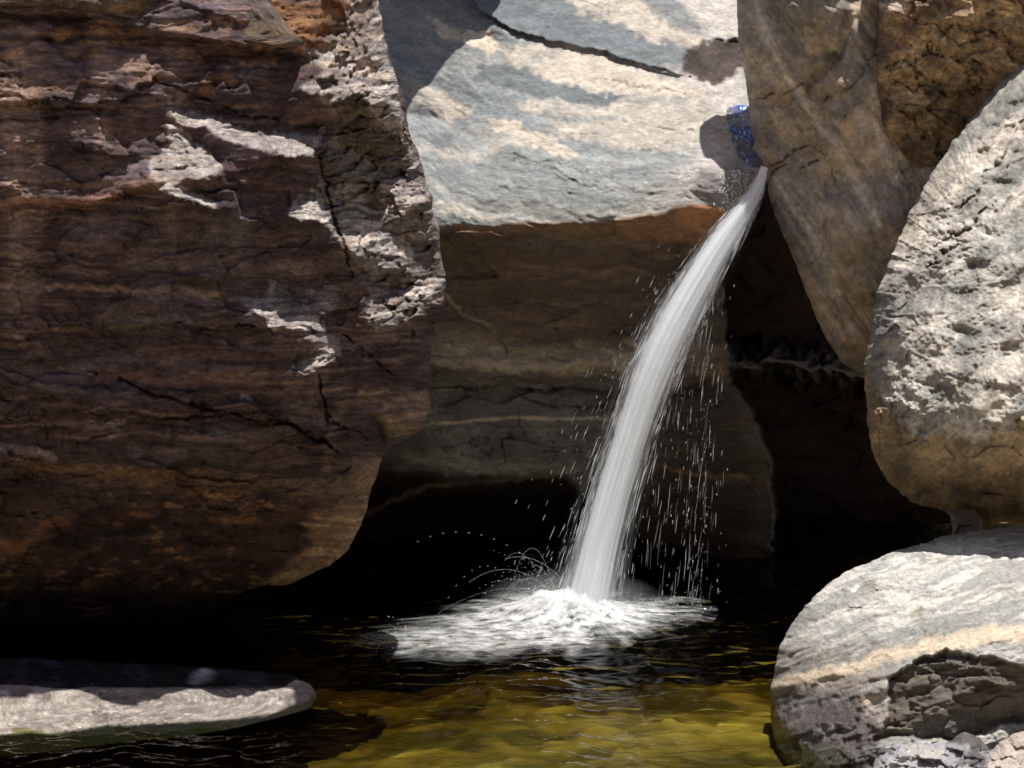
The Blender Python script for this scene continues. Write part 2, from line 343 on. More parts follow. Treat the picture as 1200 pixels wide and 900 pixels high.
# tilts: the whole face overhangs a little; sun-catching ledges
R.slope(np.ones_like(R.D), -0.42, -0.08)
edge = R.poly([(372, 60), (440, -40), (450, 60), (480, 150), (505, 220), (520, 300), (524, 350), (495, 372), (470, 383), (442, 388), (424, 372), (432, 345), (418, 330), (404, 312), (398, 285), (390, 262), (378, 225), (372, 185), (395, 150), (372, 112)], 8, 5, 3)
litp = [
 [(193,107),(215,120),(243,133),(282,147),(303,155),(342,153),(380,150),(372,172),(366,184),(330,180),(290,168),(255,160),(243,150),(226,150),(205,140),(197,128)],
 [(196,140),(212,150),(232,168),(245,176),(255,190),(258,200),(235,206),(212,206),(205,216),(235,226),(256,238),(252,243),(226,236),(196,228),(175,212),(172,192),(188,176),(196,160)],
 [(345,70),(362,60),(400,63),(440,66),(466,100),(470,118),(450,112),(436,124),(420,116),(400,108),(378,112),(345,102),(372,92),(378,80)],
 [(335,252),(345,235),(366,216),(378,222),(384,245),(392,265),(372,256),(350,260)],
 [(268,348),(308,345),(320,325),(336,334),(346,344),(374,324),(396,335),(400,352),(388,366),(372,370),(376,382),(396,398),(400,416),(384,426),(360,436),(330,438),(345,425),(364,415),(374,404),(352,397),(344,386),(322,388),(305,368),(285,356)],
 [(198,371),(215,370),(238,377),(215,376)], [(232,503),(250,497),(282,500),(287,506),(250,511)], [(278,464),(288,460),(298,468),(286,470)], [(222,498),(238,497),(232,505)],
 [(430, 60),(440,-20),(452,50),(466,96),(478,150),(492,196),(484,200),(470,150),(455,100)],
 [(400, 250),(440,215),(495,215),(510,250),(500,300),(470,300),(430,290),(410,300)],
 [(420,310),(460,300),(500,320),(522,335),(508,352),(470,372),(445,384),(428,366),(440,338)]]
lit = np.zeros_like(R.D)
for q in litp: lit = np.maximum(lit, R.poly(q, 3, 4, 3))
R.slope(edge, 1.15, 0.5)
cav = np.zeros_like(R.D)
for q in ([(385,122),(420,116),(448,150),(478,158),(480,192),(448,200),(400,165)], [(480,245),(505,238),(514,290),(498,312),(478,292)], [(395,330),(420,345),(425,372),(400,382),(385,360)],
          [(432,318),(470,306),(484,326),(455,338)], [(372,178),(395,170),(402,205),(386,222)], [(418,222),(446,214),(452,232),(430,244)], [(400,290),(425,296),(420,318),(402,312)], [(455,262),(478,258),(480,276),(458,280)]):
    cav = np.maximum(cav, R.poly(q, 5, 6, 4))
edge2 = edge * (1 - cav)
R.slope(lit, 2.8, 0.2)
R.slope(R.poly([(418, 120), (450, 112), (476, 150), (478, 185), (450, 195), (425, 170), (405, 140)], 6, 3), -0.6, -0.4)
R.slope(R.poly([(402, 385), (440, 392), (505, 370), (505, 440), (480, 450), (440, 440), (410, 420)], 8, 4), -0.7, -0.3)
R.slope(R.poly([(455, 470), (500, 450), (505, 475), (480, 512), (450, 512), (440, 490)], 10, 3), 0.1, 0.4)
R.paint(np.maximum(lit, edge2 * 0.7), (0.39, 0.345, 0.32), 0.85)  # sunlit look of the ledges also painted in as paler rock
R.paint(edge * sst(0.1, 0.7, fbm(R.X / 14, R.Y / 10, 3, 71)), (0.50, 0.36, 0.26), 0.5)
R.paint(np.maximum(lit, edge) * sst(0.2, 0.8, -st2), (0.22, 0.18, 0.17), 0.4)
R.slope(cav, -1.3, -.6); R.paint(cav, (.13,.10,.085), .7)  # hollows sculpted away from the sun, their shade also painted in
R.slope(R.poly([(345,70),(362,58),(400,62),(440,62),(466,98),(470,116),(436,120),(400,106),(345,102)], 4, 4, 3), 2.0, .2)
R.solve(85)
# breakage
fa = facets(R.X / 26 + R.w1, (R.Y + 0.2 * R.X) / 12, 5, 1.0); fb = facets(R.X / 9 + R.w2 * .6, R.Y / 6, 9, 1.0)
fc = facets(R.X / 70, R.Y / 32 + 0.4 * R.w1, 14, 0.9)
rough = np.clip(edge + 0.35 * lit, 0, 1)
R.D += 0.030 * fc + 0.03 * facets(R.X / 130 + .3 * R.w1, R.Y / 55, 31, .9) + 0.007 * fa + 0.010 * st * (1 - edge) + 0.0035 * st2 * (1 - edge)
R.D += rough * (0.045 * fa + 0.02 * fb + 0.024 * fbm(R.X / 12, R.Y / 9, 4, 61))
R.D += 0.004 * fbm(R.X / 5, R.Y / 3, 3, 63)
R.D += und * (.03 * facets(R.X / 50, R.Y / 26, 21) + .012 * facets(R.X / 16, R.Y / 9, 23)) - .05 * R.line([(360,600),(395,612),(425,605)], 18, 4) - .16 * np.exp(-(((R.X - 478) / 24) ** 2 + ((R.Y - 487) / 22) ** 2)) + .12 * R.line([(443,500),(450,520),(470,524)], 9, 2)
R.veins(1, 90, 9, .007, .45, .07, .8, 0); R.veins(-4, 50, 4, .004, .6, .08, .6, 3); R.veins(70, 60, 22, .006, .5, .03, .45, 6)
for pts, h_, b_ in (([(-140,388),(20,390),(60,384),(120,381),(240,383),(330,384),(380,392)], .05, 26), ([(-140,450),(0,455),(60,462),(90,475),(130,485),(200,485),(260,482),(300,481),(340,494),(390,520)], .07, 30),
                   ([(-140,540),(0,545),(60,540),(130,552),(220,540),(300,548),(380,560),(430,565)], .10, 40), ([(-140,232),(60,240),(110,237),(160,222),(200,212)], .05, 22), ([(-140,120),(60,120),(110,125),(140,118),(170,98),(190,84)], .06, 18), ([(240,618),(300,625),(360,612),(430,618)], .05, 20)):
    R.lip(pts, h_, b_)
R.paint(sst(.12, .32, fbm(R.X / 80, R.Y / 28, 4, 131) - .1) * (1 - und), (.15,.125,.13), .55); ls = fbs((R.X + .05 * R.Y) / 90, (R.Y + 5 * R.w2) / 4.0, 4, 141); R.paint(sst(.3, .7, ls) * sst(-.2, .4, big), (.27,.20,.155), .55); R.paint(sst(.25, .6, -ls), (.028,.021,.024), .65)
R.D += .005 * ls * (1 - edge) - .012 * sst(.0, .3, fbs(R.X / 160, (R.Y + 6 * R.w2) / 30, 3, 145)) * (1 - edge)
gold = R.poly([(300,688),(370,640),(350,612),(400,592),(430,585),(428,612),(410,645),(380,668),(340,688)], 14, 6, 3); R.paint(gold, (.34,.24,.13), .6); R.D += .02 * gold * facets(R.X / 22, R.Y / 16, 51)  # same golden rim glow, painted over the faceted undercut
R.paint(gold * sst(.1, .5, ls), (.62,.45,.25), .6)
R.grit(.42, 3.0, 1.7, .3)
sh_ = 1 - np.clip(lit + edge, 0, 1); R.C = R.C * (1 - sh_[..., None] * (1 - np.array([1.14, 1.02, 1.13], f32))); R.C = R.C * (1 + .15 * np.clip(lit, 0, 1))[..., None]  # shaded face and lit ledges get separate colour gains
R.lip([(-140, 10), (0, 12), (60, 12), (110, 18), (180, 35), (240, 45), (280, 52), (350, 62), (380, 66)], 0.12, 22)
for pts, w_, dp in (([(100,430),(140,445),(170,455),(210,466),(260,478),(300,490),(345,498)], 4, .07), ([(-20,453),(60,462),(90,475),(130,485),(200,485),(260,482),(300,481),(340,494)], 4, .07),
                    ([(-40,392),(20,390),(60,384),(120,381),(240,383),(300,380)], 4, .05), ([(60,120),(110,125),(140,118),(170,98),(185,84)], 4, .05), ([(180,90),(230,115),(300,138),(380,148)], 5, .05),
                    ([(310,485),(350,500),(380,515),(395,530)], 8, .10), ([(375,180),(385,220),(400,270),(412,330)], 5, .06), ([(240,385),(250,410),(240,440)], 2.5, .02), ([(85,345),(92,365),(90,380)], 2.5, .02),
                    ([(400,395),(430,420),(460,440)], 7, .06), ([(375,440),(385,490),(420,510)], 6, .06), ([(0,490),(50,488),(56,510),(40,530)], 3, .03), ([(95,492),(145,492),(142,505),(90,515),(86,530)], 3, .04)):
    R.crack(pts, w_, dp)
outl = [(438,-60),(443,0),(452,50),(465,95),(476,125),(480,155),(492,190),(502,222),(509,245),(516,285),(523,322),(521,362),(508,398),(504,440),(505,475),(496,500),(476,514),(456,523),(444,542),(434,580),(428,602),(410,640),(394,658),(368,672),(338,684),(302,690),(276,697),(252,714),(238,742),(200,780),(-130,785),(-135,300),(-135,-110),(200,-115),(430,-110)]
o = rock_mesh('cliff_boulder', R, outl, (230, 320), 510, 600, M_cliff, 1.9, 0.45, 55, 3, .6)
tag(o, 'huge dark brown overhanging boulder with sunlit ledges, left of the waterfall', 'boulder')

# block lying on top of it
R = Relief(-160, -160, 480, 110, [(-100, -120, 8.0), (200, -120, 8.0), (350, -60, 8.1), (-100, 0, 7.47), (150, 0, 7.44), (330, 30, 7.62), (-100, 50, 7.7), (200, 60, 7.7)], 2)
R.C[:] = (0.11, 0.08, 0.06); st = strat(R, 6, 60, 6, 4, 3)
R.paint(sst(-0.1, 0.8, st), (0.26, 0.17, 0.085), 0.7); R.paint(sst(0.2, .9, fbm(R.X / 60, R.Y / 40, 3, 4)), (0.09, 0.075, 0.08), .7)
R.slope(np.ones_like(R.D), -0.45, 0); R.solve(60)
R.D += 0.02 * facets(R.X / 40, R.Y / 16, 6) + 0.008 * facets(R.X / 13, R.Y / 7, 8) + 0.006 * st
R.veins(4, 70, 7, .006, .4, .07, .8); R.grit(.5, 3.2, 2, .3)
o = rock_mesh('cap_rock', R, [(-150, -150), (250, -150), (300, -60), (318, 0), (338, 30), (358, 52), (330, 58), (280, 50), (240, 43), (180, 33), (110, 16), (60, 10), (0, 10), (-150, 8)], (90, -50), 300, 130, M_cliff, 0.9, 0.25, 14, 2)
tag(o, 'dark brown rock resting on the cliff boulder at the top left corner', 'rock')

# ================================================================== BACK WALL
R = Relief(60, -100, 1240, 800, [(80, 0, 12), (250, 300, 11.3), (80, 500, 12), (250, 640, 12), (80, 780, 12.5),
    (400, -90, 12.3), (700, -90, 12.2), (1000, -90, 12.2), (600, 0, 11.6), (800, 0, 11.6), (480, 60, 11.3), (620, 70, 11.15), (800, 88, 10.95), (500, 180, 10.7), (700, 160, 10.65), (820, 160, 10.5), (870, 120, 10.7), (880, 205, 10.35), (950, 200, 10.9),
    (430, 262, 10.55), (540, 260, 10.35), (700, 256, 10.28), (830, 243, 10.25), (540, 300, 10.5), (700, 300, 10.45), (840, 300, 10.5), (430, 440, 10.7), (700, 440, 10.65), (840, 440, 10.8), (560, 540, 10.85), (760, 560, 10.95), (880, 560, 11.2),
    (430, 640, 11.6), (600, 640, 11.8), (800, 660, 11.9), (1000, 450, 11.6), (1000, 250, 11.3), (1150, 0, 11.8), (1200, 600, 12.2), (400, 780, 12.4), (800, 780, 12.6), (1200, 780, 12.8)], 3)
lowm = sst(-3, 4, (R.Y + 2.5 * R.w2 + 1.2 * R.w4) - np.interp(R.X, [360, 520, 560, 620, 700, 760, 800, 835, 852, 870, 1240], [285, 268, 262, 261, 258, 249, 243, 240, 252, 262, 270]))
R.C[:] = (0.315, 0.32, 0.315)
# flow-like gneiss bands, sweeping down from the left and running flat to the right
yb = np.interp(R.X, [400, 480, 560, 650, 760, 860, 960], [-60, -20, 18, 32, 40, 30, -20])
v = R.Y - yb + 7 * R.w2
bands = fbs(R.X / 220, v / 26, 4, 33); fine = fbs(R.X / 60, v / 5, 4, 35)
cr_ = sst(560, 800, R.X + 20 * R.w1); R.paint(cr_, (.40,.385,.36), .6); R.paint(sst(0.15, 0.6, bands), (0.56, 0.49, 0.42), 0.45 + .0); R.paint(sst(0.10, 0.30, -bands), (0.165, 0.185, 0.20), 0.8)
scr = fbs((R.X * .96 + R.Y * .28) / 40, (R.Y * .96 - R.X * .28) / 3, 3, 37); R.paint(sst(.35, .9, scr), (.45,.45,.44), .5); R.paint(sst(.4,.9,-scr), (.17,.19,.2), .4)
R.paint(sst(.2,.7,fbs(R.X/60,v/9,5,39)), (.22,.23,.235), .5)
R.paint(sst(0.2, 0.9, fine), (0.58, 0.53, 0.46), 0.35); R.paint(sst(0.3, 1.0, -fine), (0.22, 0.23, 0.24), 0.3)
Zp = lambda P: [(410 + a / 2.38, b / 2.38) for a, b in P]
drk = (.150, .168, .182); lgt = (.58, .50, .415); mid_ = (.27, .29, .29)
R.C = R.C * .55 + np.array(mid_, f32) * .45
R.paint(sst(820, 1010, (R.X - 410) * 2.38 + 20 * R.w1) * sst(-20, 40, R.Y), (.47, .44, .41), .75)
for P_, c_, a_, f_ in (([(240,-60),(560,-60),(640,20),(800,90),(950,140),(1010,190),(950,218),(780,170),(640,138),(500,108),(380,58),(260,0)], drk, .85, 6), ([(560,-60),(780,-60),(900,60),(1000,130),(960,145),(800,95),(650,40)], lgt, .8, 8), ([(740,-60),(850,-60),(960,60),(990,120),(900,80)], (.21,.215,.22), .75, 6),
    ([(850,-60),(1100,-60),(1090,140),(1020,110),(940,30)], (.56,.50,.44), .7, 10),
    ([(425,135),(560,118),(700,170),(880,212),(1000,262),(1000,290),(940,282),(760,270),(600,240),(450,172)], lgt, .85, 5), ([(360,168),(450,178),(600,246),(740,265),(860,272),(780,292),(640,300),(560,284),(470,262),(400,232),(355,212)], drk, .85, 6),
    ([(470,280),(560,284),(700,292),(1000,288),(1035,400),(850,425),(720,418),(600,372),(480,312)], (.50,.45,.39), .85, 7), ([(300,250),(420,290),(540,350),(640,395),(800,420),(1000,425),(960,470),(800,440),(640,425),(520,370),(400,320),(290,275)], (.25,.275,.285), .8, 6),
    ([(378,332),(420,328),(560,378),(645,432),(640,447),(540,430),(420,372)], lgt, .95, 3), ([(238,322),(290,272),(352,302),(330,320),(262,342)], lgt, .9, 4),
    ([(228,52),(300,80),(368,102),(382,85),(428,132),(380,162),(330,122),(270,96)], (.66,.56,.44), .95, 4), ([(126,190),(190,228),(285,268),(240,330),(180,305),(138,240)], (.48,.42,.36), .8, 6),  # sun flecks within the shaded end, painted as cream patches
    ([(350,430),(440,420),(620,500),(800,560),(760,590),(560,520),(420,470)], (.20,.215,.215), .6, 8), ([(235,562),(350,580),(430,608),(545,614),(540,622),(300,600),(236,600)], (.58,.52,.45), .8, 4), ([(560,595),(760,575),(900,560),(930,590),(760,600)], (.50,.46,.41), .6, 6)):
    R.paint(R.poly(Zp(P_), f_, 5, 4), c_, a_)
R.paint(R.poly([(560,240),(500,262),(700,262),(840,244),(845,300),(700,300)], 3, 3), (.3,.2,.12), 0)
R.paint(R.line([(560, -60), (640, 0), (720, 40), (800, 62)], 14, 9, 4), (.21,.22,.235), .6); R.paint(R.line([(860, 75), (780, 100), (680, 150), (560, 180), (480, 175)], 10, 7, 3) , (.60,.53,.45), .55); R.paint(R.line([(700, 30), (640, 60), (570, 110), (530, 160)], 12, 8, 4), (.17,.19,.205), .55)
R.paint(R.line([(585, 128), (640, 140), (720, 138)], 6, 5, 3), (.22,.245,.27), .7)
R.paint(R.poly([(775,80),(865,75),(870,130),(850,200),(800,235),(790,200),(840,150),(830,110)], 16, 6), (0.60, 0.53, 0.50), 0.6)
brown_patch = R.poly([(806,64),(822,56),(864,44),(870,78),(838,99),(818,92),(797,85)], 7, 6, 4)
R.paint(brown_patch, (0.045, 0.028, 0.022), 0.9); R.D += .03 * brown_patch; R.wet = R.wet - brown_patch * 0.5  # dark brown patch, slightly sunken and less glossy
R.paint(R.poly([(820,195),(845,200),(845,235),(818,238),(815,215)], 10, 3), (0.25, 0.22, 0.23), 0.6)  # small rounded shadow painted grey on the wall
# below the overhang
st = strat(R, 2, 170, 12, 5, 3); st2 = strat(R, 2, 60, 4, 4, 9)
def low(c, m, a): R.paint(lowm * m, c, a)
one = np.ones_like(R.D)
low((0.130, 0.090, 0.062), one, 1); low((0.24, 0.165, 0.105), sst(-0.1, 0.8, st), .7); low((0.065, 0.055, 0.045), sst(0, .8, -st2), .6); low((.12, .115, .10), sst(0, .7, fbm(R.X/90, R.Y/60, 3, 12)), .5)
low((.32,.16,.085), R.poly([(700,258),(790,248),(830,240),(848,250),(818,290),(730,274)], 7, 5, 3), .75); low((.25,.15,.08), R.line([(650,268),(740,265),(800,262),(845,270)], 16, 5, 3), .7)
low((.27,.155,.085), R.line([(515,268),(600,268),(700,264),(790,252)], 9, 4, 3), .7)
low((.42,.20,.09), R.poly([(800,245),(850,240),(858,262),(820,290),(815,275),(790,262)], 8, 4), .85)
low((.55,.15,.03), R.poly([(838,246),(852,245),(856,258),(842,264)], 5, 2), .85)
low((.34,.28,.20), R.line([(505,400),(560,408),(640,420),(720,425),(830,420)], 26, 6, 3), .75)
low((.46,.37,.25), R.line([(505,420),(560,425),(640,430),(720,428),(800,425)], 8, 5, 3) ** .6, .8)
low((.44,.36,.25), sst(0.35,.7,fbm(R.X/20,R.Y/7,3,55)) * R.line([(505,400),(560,408),(640,420),(720,415),(800,410)], 26, 4) , .9)
low((.36,.28,.18), R.line([(525,345),(545,368),(575,380)], 4, 3, 2), .8)
mid = sst(445, 455, R.Y + 3 * R.w2)
low((.118,.110,.102), mid, .85); low((.22,.21,.195), mid * sst(0.0,.8,fbm(R.X/40,R.Y/25,5,14)), .7)
low((.50,.42,.30), R.line([(500,497),(540,493),(600,489),(700,492),(760,494)], 2.6, 2, 1) ** .5, .8)
low((.25,.235,.20), R.line([(480,530),(540,540),(600,548),(680,552)], 12, 5, 3), .8)
low((.03,.03,.03), sst(0.55,.8,fbm(R.X/6,R.Y/5,2,77)) * R.poly([(500,500),(680,505),(680,550),(520,540)], 12, 4), .8)
rgt = sst(690, 760, R.X + 10 * R.w1) * mid
low((.05,.036,.028), rgt, .8); low((.24,.15,.07), R.line([(755,545),(800,552),(860,560),(905,568)], 4, 3, 2, True) ** .6, .8); low((.2,.13,.07), R.line([(745,540),(790,530),(860,520)], 2.5, 3), .5)
low((.14,.11,.10), R.poly([(845,455),(880,470),(900,540),(900,650),(870,660),(880,560),(865,480)], 16, 5), .5)
low((.2,.14,.1), R.poly([(790,400),(850,400),(858,440),(790,440)], 14, 6), .5)
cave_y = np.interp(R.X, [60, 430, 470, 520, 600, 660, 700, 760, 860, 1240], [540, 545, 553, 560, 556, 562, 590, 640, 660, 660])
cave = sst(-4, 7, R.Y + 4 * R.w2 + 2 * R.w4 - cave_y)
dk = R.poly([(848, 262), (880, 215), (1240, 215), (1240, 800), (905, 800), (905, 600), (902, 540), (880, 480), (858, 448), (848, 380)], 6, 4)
R.paint(cave, (0.032, 0.022, 0.018), 0.95); R.paint(dk, (0.018, 0.012, 0.010), 0.97)  # cave and right recess painted near-black to deepen their shade
R.paint(R.line([(425, 604), (450, 592), (480, 578), (530, 566), (590, 562), (650, 560)], 4, 3, 2), (.32,.26,.18), .8)
R.paint(R.line([(470, 532), (500, 540), (560, 552), (620, 556)], 5, 3, 2), (.30,.27,.21), .7); R.paint(R.line([(440,548),(480,556),(540,560),(600,575)], 12, 5, 3), (.05,.042,.036), .8)
R.wet = R.wet - .6 * dk * (1 - R.line([(850,420),(900,425),(960,430),(1030,450)], 22, 6)) - .5 * cave
R.wet = np.maximum(R.wet, np.maximum(dk * .4 - 1 + dk * 1.7 * R.line([(850,420),(900,425),(960,430),(1030,450)], 22, 6), cave * 0.3 - 1))
R.slope(one, 0.35, 0.0); R.slope(lowm, -0.25, 0)
R.slope(R.poly([(440,-60),(560,0),(600,45),(560,70),(552,100),(520,138),(470,140)], 8, 4) * (1 - R.line([(515,28),(550,40),(585,62)], 12, 4)) * (1 - R.line([(480,80),(500,105),(520,125)], 13, 5)), -0.75, -0.9)
R.slope(R.poly([(820,195),(846,200),(846,238),(818,240),(814,215)], 4, 2), -0.4, -0.5)
R.solve(80)
upm = 1 - lowm
R.D += upm * (0.012 * bands + 0.0025 * fine + 0.005 * facets(R.X / 30, v / 10, 4) + 0.0035 * facets(R.X / 9, v / 5, 6) + .004 * fbm(R.X / 9, v / 5, 3, 8))
R.D += lowm * (0.03 * facets(R.X / 60, R.Y / 20, 8) + 0.015 * st + 0.006 * st2)
R.D += 0.9 * cave * sst(-3, 60, R.Y + 2 * R.w2 - cave_y) + 0.25 * cave
R.D += dk * 2.0
R.D += (dk + cave * .5) * (0.05 * fbm(R.X / 60, R.Y / 30, 4, 9) + .02 * facets(R.X / 40, R.Y / 18, 3))
R.D -= dk * (0.5 * sst(0, 1, R.line([(850,420),(900,425),(960,430),(1030,450)], 34, 8, 3)) + .15 * R.line([(860,470),(960,480),(1030,490)], 20, 6))
R.D -= 0.05 * R.line([(505,420),(560,425),(640,430),(720,428),(840,425)], 16, 4)
R.lip([(505, 456), (540, 450), (580, 452), (640, 452), (700, 455), (850, 452)], 0.07, 25)
R.crack([(500, 458), (540, 452), (580, 452), (660, 455), (720, 460)], 3.5, .06); R.crack([(600, 458), (630, 470), (680, 478), (760, 480)], 3, .05)
for pts, w_, dp in (([(690,185),(760,170),(820,160)],2,.01),([(560,175),(620,190),(700,205)],3,.02),([(600,190),(680,215),(740,222)],3,.02),([(770,148),(800,152),(830,150)],4,.025),([(700,95),(760,105),(800,112)],3,.02),([(540,205),(600,225),(700,232)],2.5,.012),([(700,225),(780,222),(830,212)],2,.01)):
    R.crack(pts, w_, dp, 3, 0.6, 2)
R.veins(6, 70, 7, .005, .55, .05, .55, 0, upm); R.veins(2, 120, 8, .006, .5, .06, .8, 4, lowm); R.veins(14, 26, 3, .003, .7, .08, .6, 8, upm); R.veins(3, 40, 4, .004, .6, .07, .6, 12, lowm)
R.C = R.C * (1 - .22 * upm)[..., None]
R.grit(.24, 3.6, 1.8, .12); RW = R
# upper shelf: overhangs the crack
crk = [(470,-70),(520,-30),(560,8),(600,36),(650,50),(700,62),(760,78),(800,88),(812,92)]
R.lip(crk, 0.05, 16); R.crack(crk, 2.6, .05, 1.5, .4, .8)
# channel worn by the stream
R.D += 0.10 * R.line([(868, 70), (866, 110), (868, 160), (874, 200), (868, 240)], 26, 2) ** 0.7
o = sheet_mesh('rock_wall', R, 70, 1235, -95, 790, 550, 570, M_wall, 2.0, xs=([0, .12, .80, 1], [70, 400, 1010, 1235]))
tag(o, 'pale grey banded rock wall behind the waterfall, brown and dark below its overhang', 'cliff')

# ================================================================== LEANING SLAB
R = Relief(830, -120, 1240, 520, [(860,-80,10.1),(1000,-80,9.6),(870,60,10.15),(930,90,9.95),(1010,90,9.75),(1050,60,9.98),(1050,-80,9.9),(890,200,10.2),(960,200,9.9),(1060,230,9.8),(1000,260,9.8),(930,300,10.15),(1050,350,10.0),(985,420,10.3),(1060,440,10.3),(1200,-80,10.0),(1100,90,10.05),(1200,300,10.1)], 4)
R.C[:] = (0.40, 0.325, 0.25)
u = (R.X - 870) * 0.84 - (R.Y) * 0.54; vv = (R.X - 870) * 0.54 + R.Y * 0.84           # across / along the slab
al = fbs(u / 9 + .5 * R.w1, vv / 160, 4, 7); bl = fbm(R.X / 40, R.Y / 40, 4, 3)
R.paint(sst(-.1, .6, bl), (0.30, 0.26, 0.22), .75); R.paint(sst(0.1, .9, al), (0.40, 0.31, 0.22), .45); R.paint(sst(0.2, 1, -al), (.15,.13,.115), .4)
blot = 0 * sst(.0, .10, fbm(R.X / 55 + .3 * R.w1, R.Y / 55, 4, 23) - .12)
R.paint(blot, (0.36, 0.26, 0.17), .6)
for poly_, c_, a_ in (([(885,-20),(1005,-20),(998,20),(985,60),(955,75),(925,60),(905,30)], (.12,.115,.10), .75), ([(932,45),(960,40),(985,28),(984,50),(965,60),(945,58)], (.42,.34,.22), .8),
                    ([(985,70),(1028,0),(1030,100),(1010,120),(985,140),(960,120)], (.15,.15,.155), .7), ([(985,135),(1005,125),(1005,165),(985,175)], (.42,.29,.17), .7), ([(968,165),(985,168),(990,195),(972,195)], (.44,.33,.2), .75),
                    ([(905,95),(950,90),(960,115),(900,125),(880,120)], (.45,.30,.18), .7), ([(905,235),(925,230),(945,280),(935,290),(915,280)], (.13,.13,.125), .7), ([(890,130),(945,105),(990,160),(960,190),(900,180)], (.2,.155,.105), .6),
                    ([(960,320),(1040,320),(1030,440),(985,430)], (.40,.28,.18), .6), ([(900,240),(912,240),(945,350),(960,390),(945,370),(920,310)], (.36,.33,.30), .6), ([(905,140),(950,130),(955,160),(925,170)], (.22,.2,.17), .5)):
    R.paint(R.poly(poly_, 6, 5, 3), c_, a_)
R.paint(R.line([(868,-30),(885,10),(900,55),(925,95),(950,120),(985,170),(1010,215),(1040,260)], 7, 4, 2), (.45,.38,.31), .7)
R.paint(R.line([(915,200),(935,240),(960,290),(985,340)], 3, 2, 1), (.5,.46,.42), .8); R.paint(R.line([(945,190),(975,250),(1000,290)], 3, 2, 1), (.42,.37,.32), .6)
R.slope(np.ones_like(R.D), -0.85, -0.15)
R.slope(R.poly([(860,-60),(870,-30),(905,55),(950,120),(1010,215),(1040,260),(1000,260),(950,200),(900,190),(860,100)], 14, 5), -0.65, -0.6)
R.slope(R.poly([(885,-60),(1005,-60),(998,20),(985,60),(955,80),(925,60),(905,30)], 12, 4), -0.6, 0.25)
R.slope(R.poly([(900,60),(950,60),(1000,40),(1040,60),(1050,200),(960,210)], 16, 4), -1.6, -.3)
R.slope(R.poly([(950,10),(1012,10),(1018,115),(955,115)], 12, 3), -2.4, -.3)
R.slope(R.poly([(1000,-60),(1030,-60),(1030,100),(1050,190),(1020,150),(1015,110),(1012,60)], 10, 4), -0.65, -0.4)
R.solve(80)
R.D += 0.02 * al + 0.03 * bl + 0.012 * facets(R.X / 40, R.Y / 40, 4) + 0.003 * fbm(R.X / 6, R.Y / 6, 3, 9)
cr = R.poly([(1008,-30),(1000,30),(985,70),(965,92),(948,108),(945,98),(965,75),(985,45),(998,-30)], 8, 3)
cr = cr * sst(-10, 60, R.Y) ; R.D += 0.05 * cr; R.mul(cr, 0.4)
pa = sst(.0,.07,fbm(u/26,vv/70,5,101)-.12); pb = sst(.0,.07,fbm(u/24,vv/80,5,107)-.1); R.paint(pa, (.47,.35,.24), .55); R.paint(pb, (.21,.20,.19), .6); R.D += .006 * pa - .006 * pb
sk = fbs(u / 6, vv / 150, 4, 111); R.paint(sst(.3, .9, sk), (.55,.47,.38), .28); R.paint(sst(.5, .85, -sk), (.14,.125,.11), .45)
R.D += .014 * facets(u / 50 + .3 * R.w1, vv / 90, 41, 1.0)
for q_ in ([(872,-30),(905,60),(955,135),(1000,205),(1030,270)], [(1035,60),(1025,140),(1050,210)], [(905,205),(940,262),(975,330),(1000,400)]): R.paint(R.line(q_, 9, 4, 2) ** 1.5, (.62,.53,.44), .6)
bx = R.poly([(950,70),(985,75),(1000,95),(985,125),(955,118),(940,95)], 10, 3); R.D += bx * .004 * facets(R.X / 11, R.Y / 9, 5); R.paint(bx, (.33,.23,.15), .5)
R.veins(60, 80, 20, .004, .6, .04, .5); R.veins(-20, 60, 26, .004, .6, .03, .5, 5); R.grit(.28, 3.5, 3.2, .15)
for pts, w_, dp in (([(878,120),(895,116),(910,108)],3,.03),([(915,112),(935,100),(950,96)],3,.03),([(896,200),(915,190),(930,175),(950,168)],5,.06),([(895,215),(910,200),(922,190)],5,.06),([(940,197),(960,188)],3.5,.04),([(950,170),(965,180),(1000,245)],3,.015),([(960,120),(1000,100),(1030,60)],3,.03)):
    R.crack(pts, w_, dp, 2, .35)
R.C = R.C * 1.12
o = rock_mesh('leaning_slab', R, [(862,-110),(863,0),(866,50),(873,90),(878,125),(878,150),(886,180),(898,198),(900,225),(912,262),(930,305),(948,350),(965,392),(985,425),(1010,440),(1080,455),(1140,430),(1150,200),(1140,-110)], (1010, 170), 320, 360, M_slab, 0.55, 0.22, 26, 2)
tag(o, 'tall tan leaning rock slab just right of the waterfall lip', 'rock')

# rough brown rock, upper right
R = Relief(990, -120, 1330, 300, [(1020,-100,9.45),(1300,-100,9.15),(1040,60,9.55),(1200,50,9.3),(1060,170,9.75),(1150,150,9.75),(1100,260,10.2),(1300,150,9.5)], 5)
R.C[:] = (0.30, 0.205, 0.12); n = fbm(R.X / 30, R.Y / 20, 5, 2)
R.paint(sst(-.1, .6, n), (.48, .35, .20), .7); R.paint(sst(0.1, .7, -n), (.10,.07,.05), .7); R.paint(sst(0, .8, fbm(R.X/80, R.Y/80, 3, 9)) * sst(1060,1150,R.X), (.15,.09,.045), .7)
R.paint(R.poly([(1030,-20),(1068,-20),(1066,12),(1045,15),(1030,12)], 6, 3), (.55,.46,.38), .8)
R.slope(np.ones_like(R.D), -0.6, -0.1); R.slope(R.poly([(1028,-30),(1070,-30),(1066,12),(1030,14)], 5, 3), .8, .3); R.solve(70)
R.D += 0.04 * facets(R.X / 44 + .6 * R.w1, R.Y / 26, 3) + 0.012 * facets(R.X / 15 + .7 * R.w2, R.Y / 10, 7) + 0.03 * fbm(R.X / 30, R.Y / 16, 5, 5)
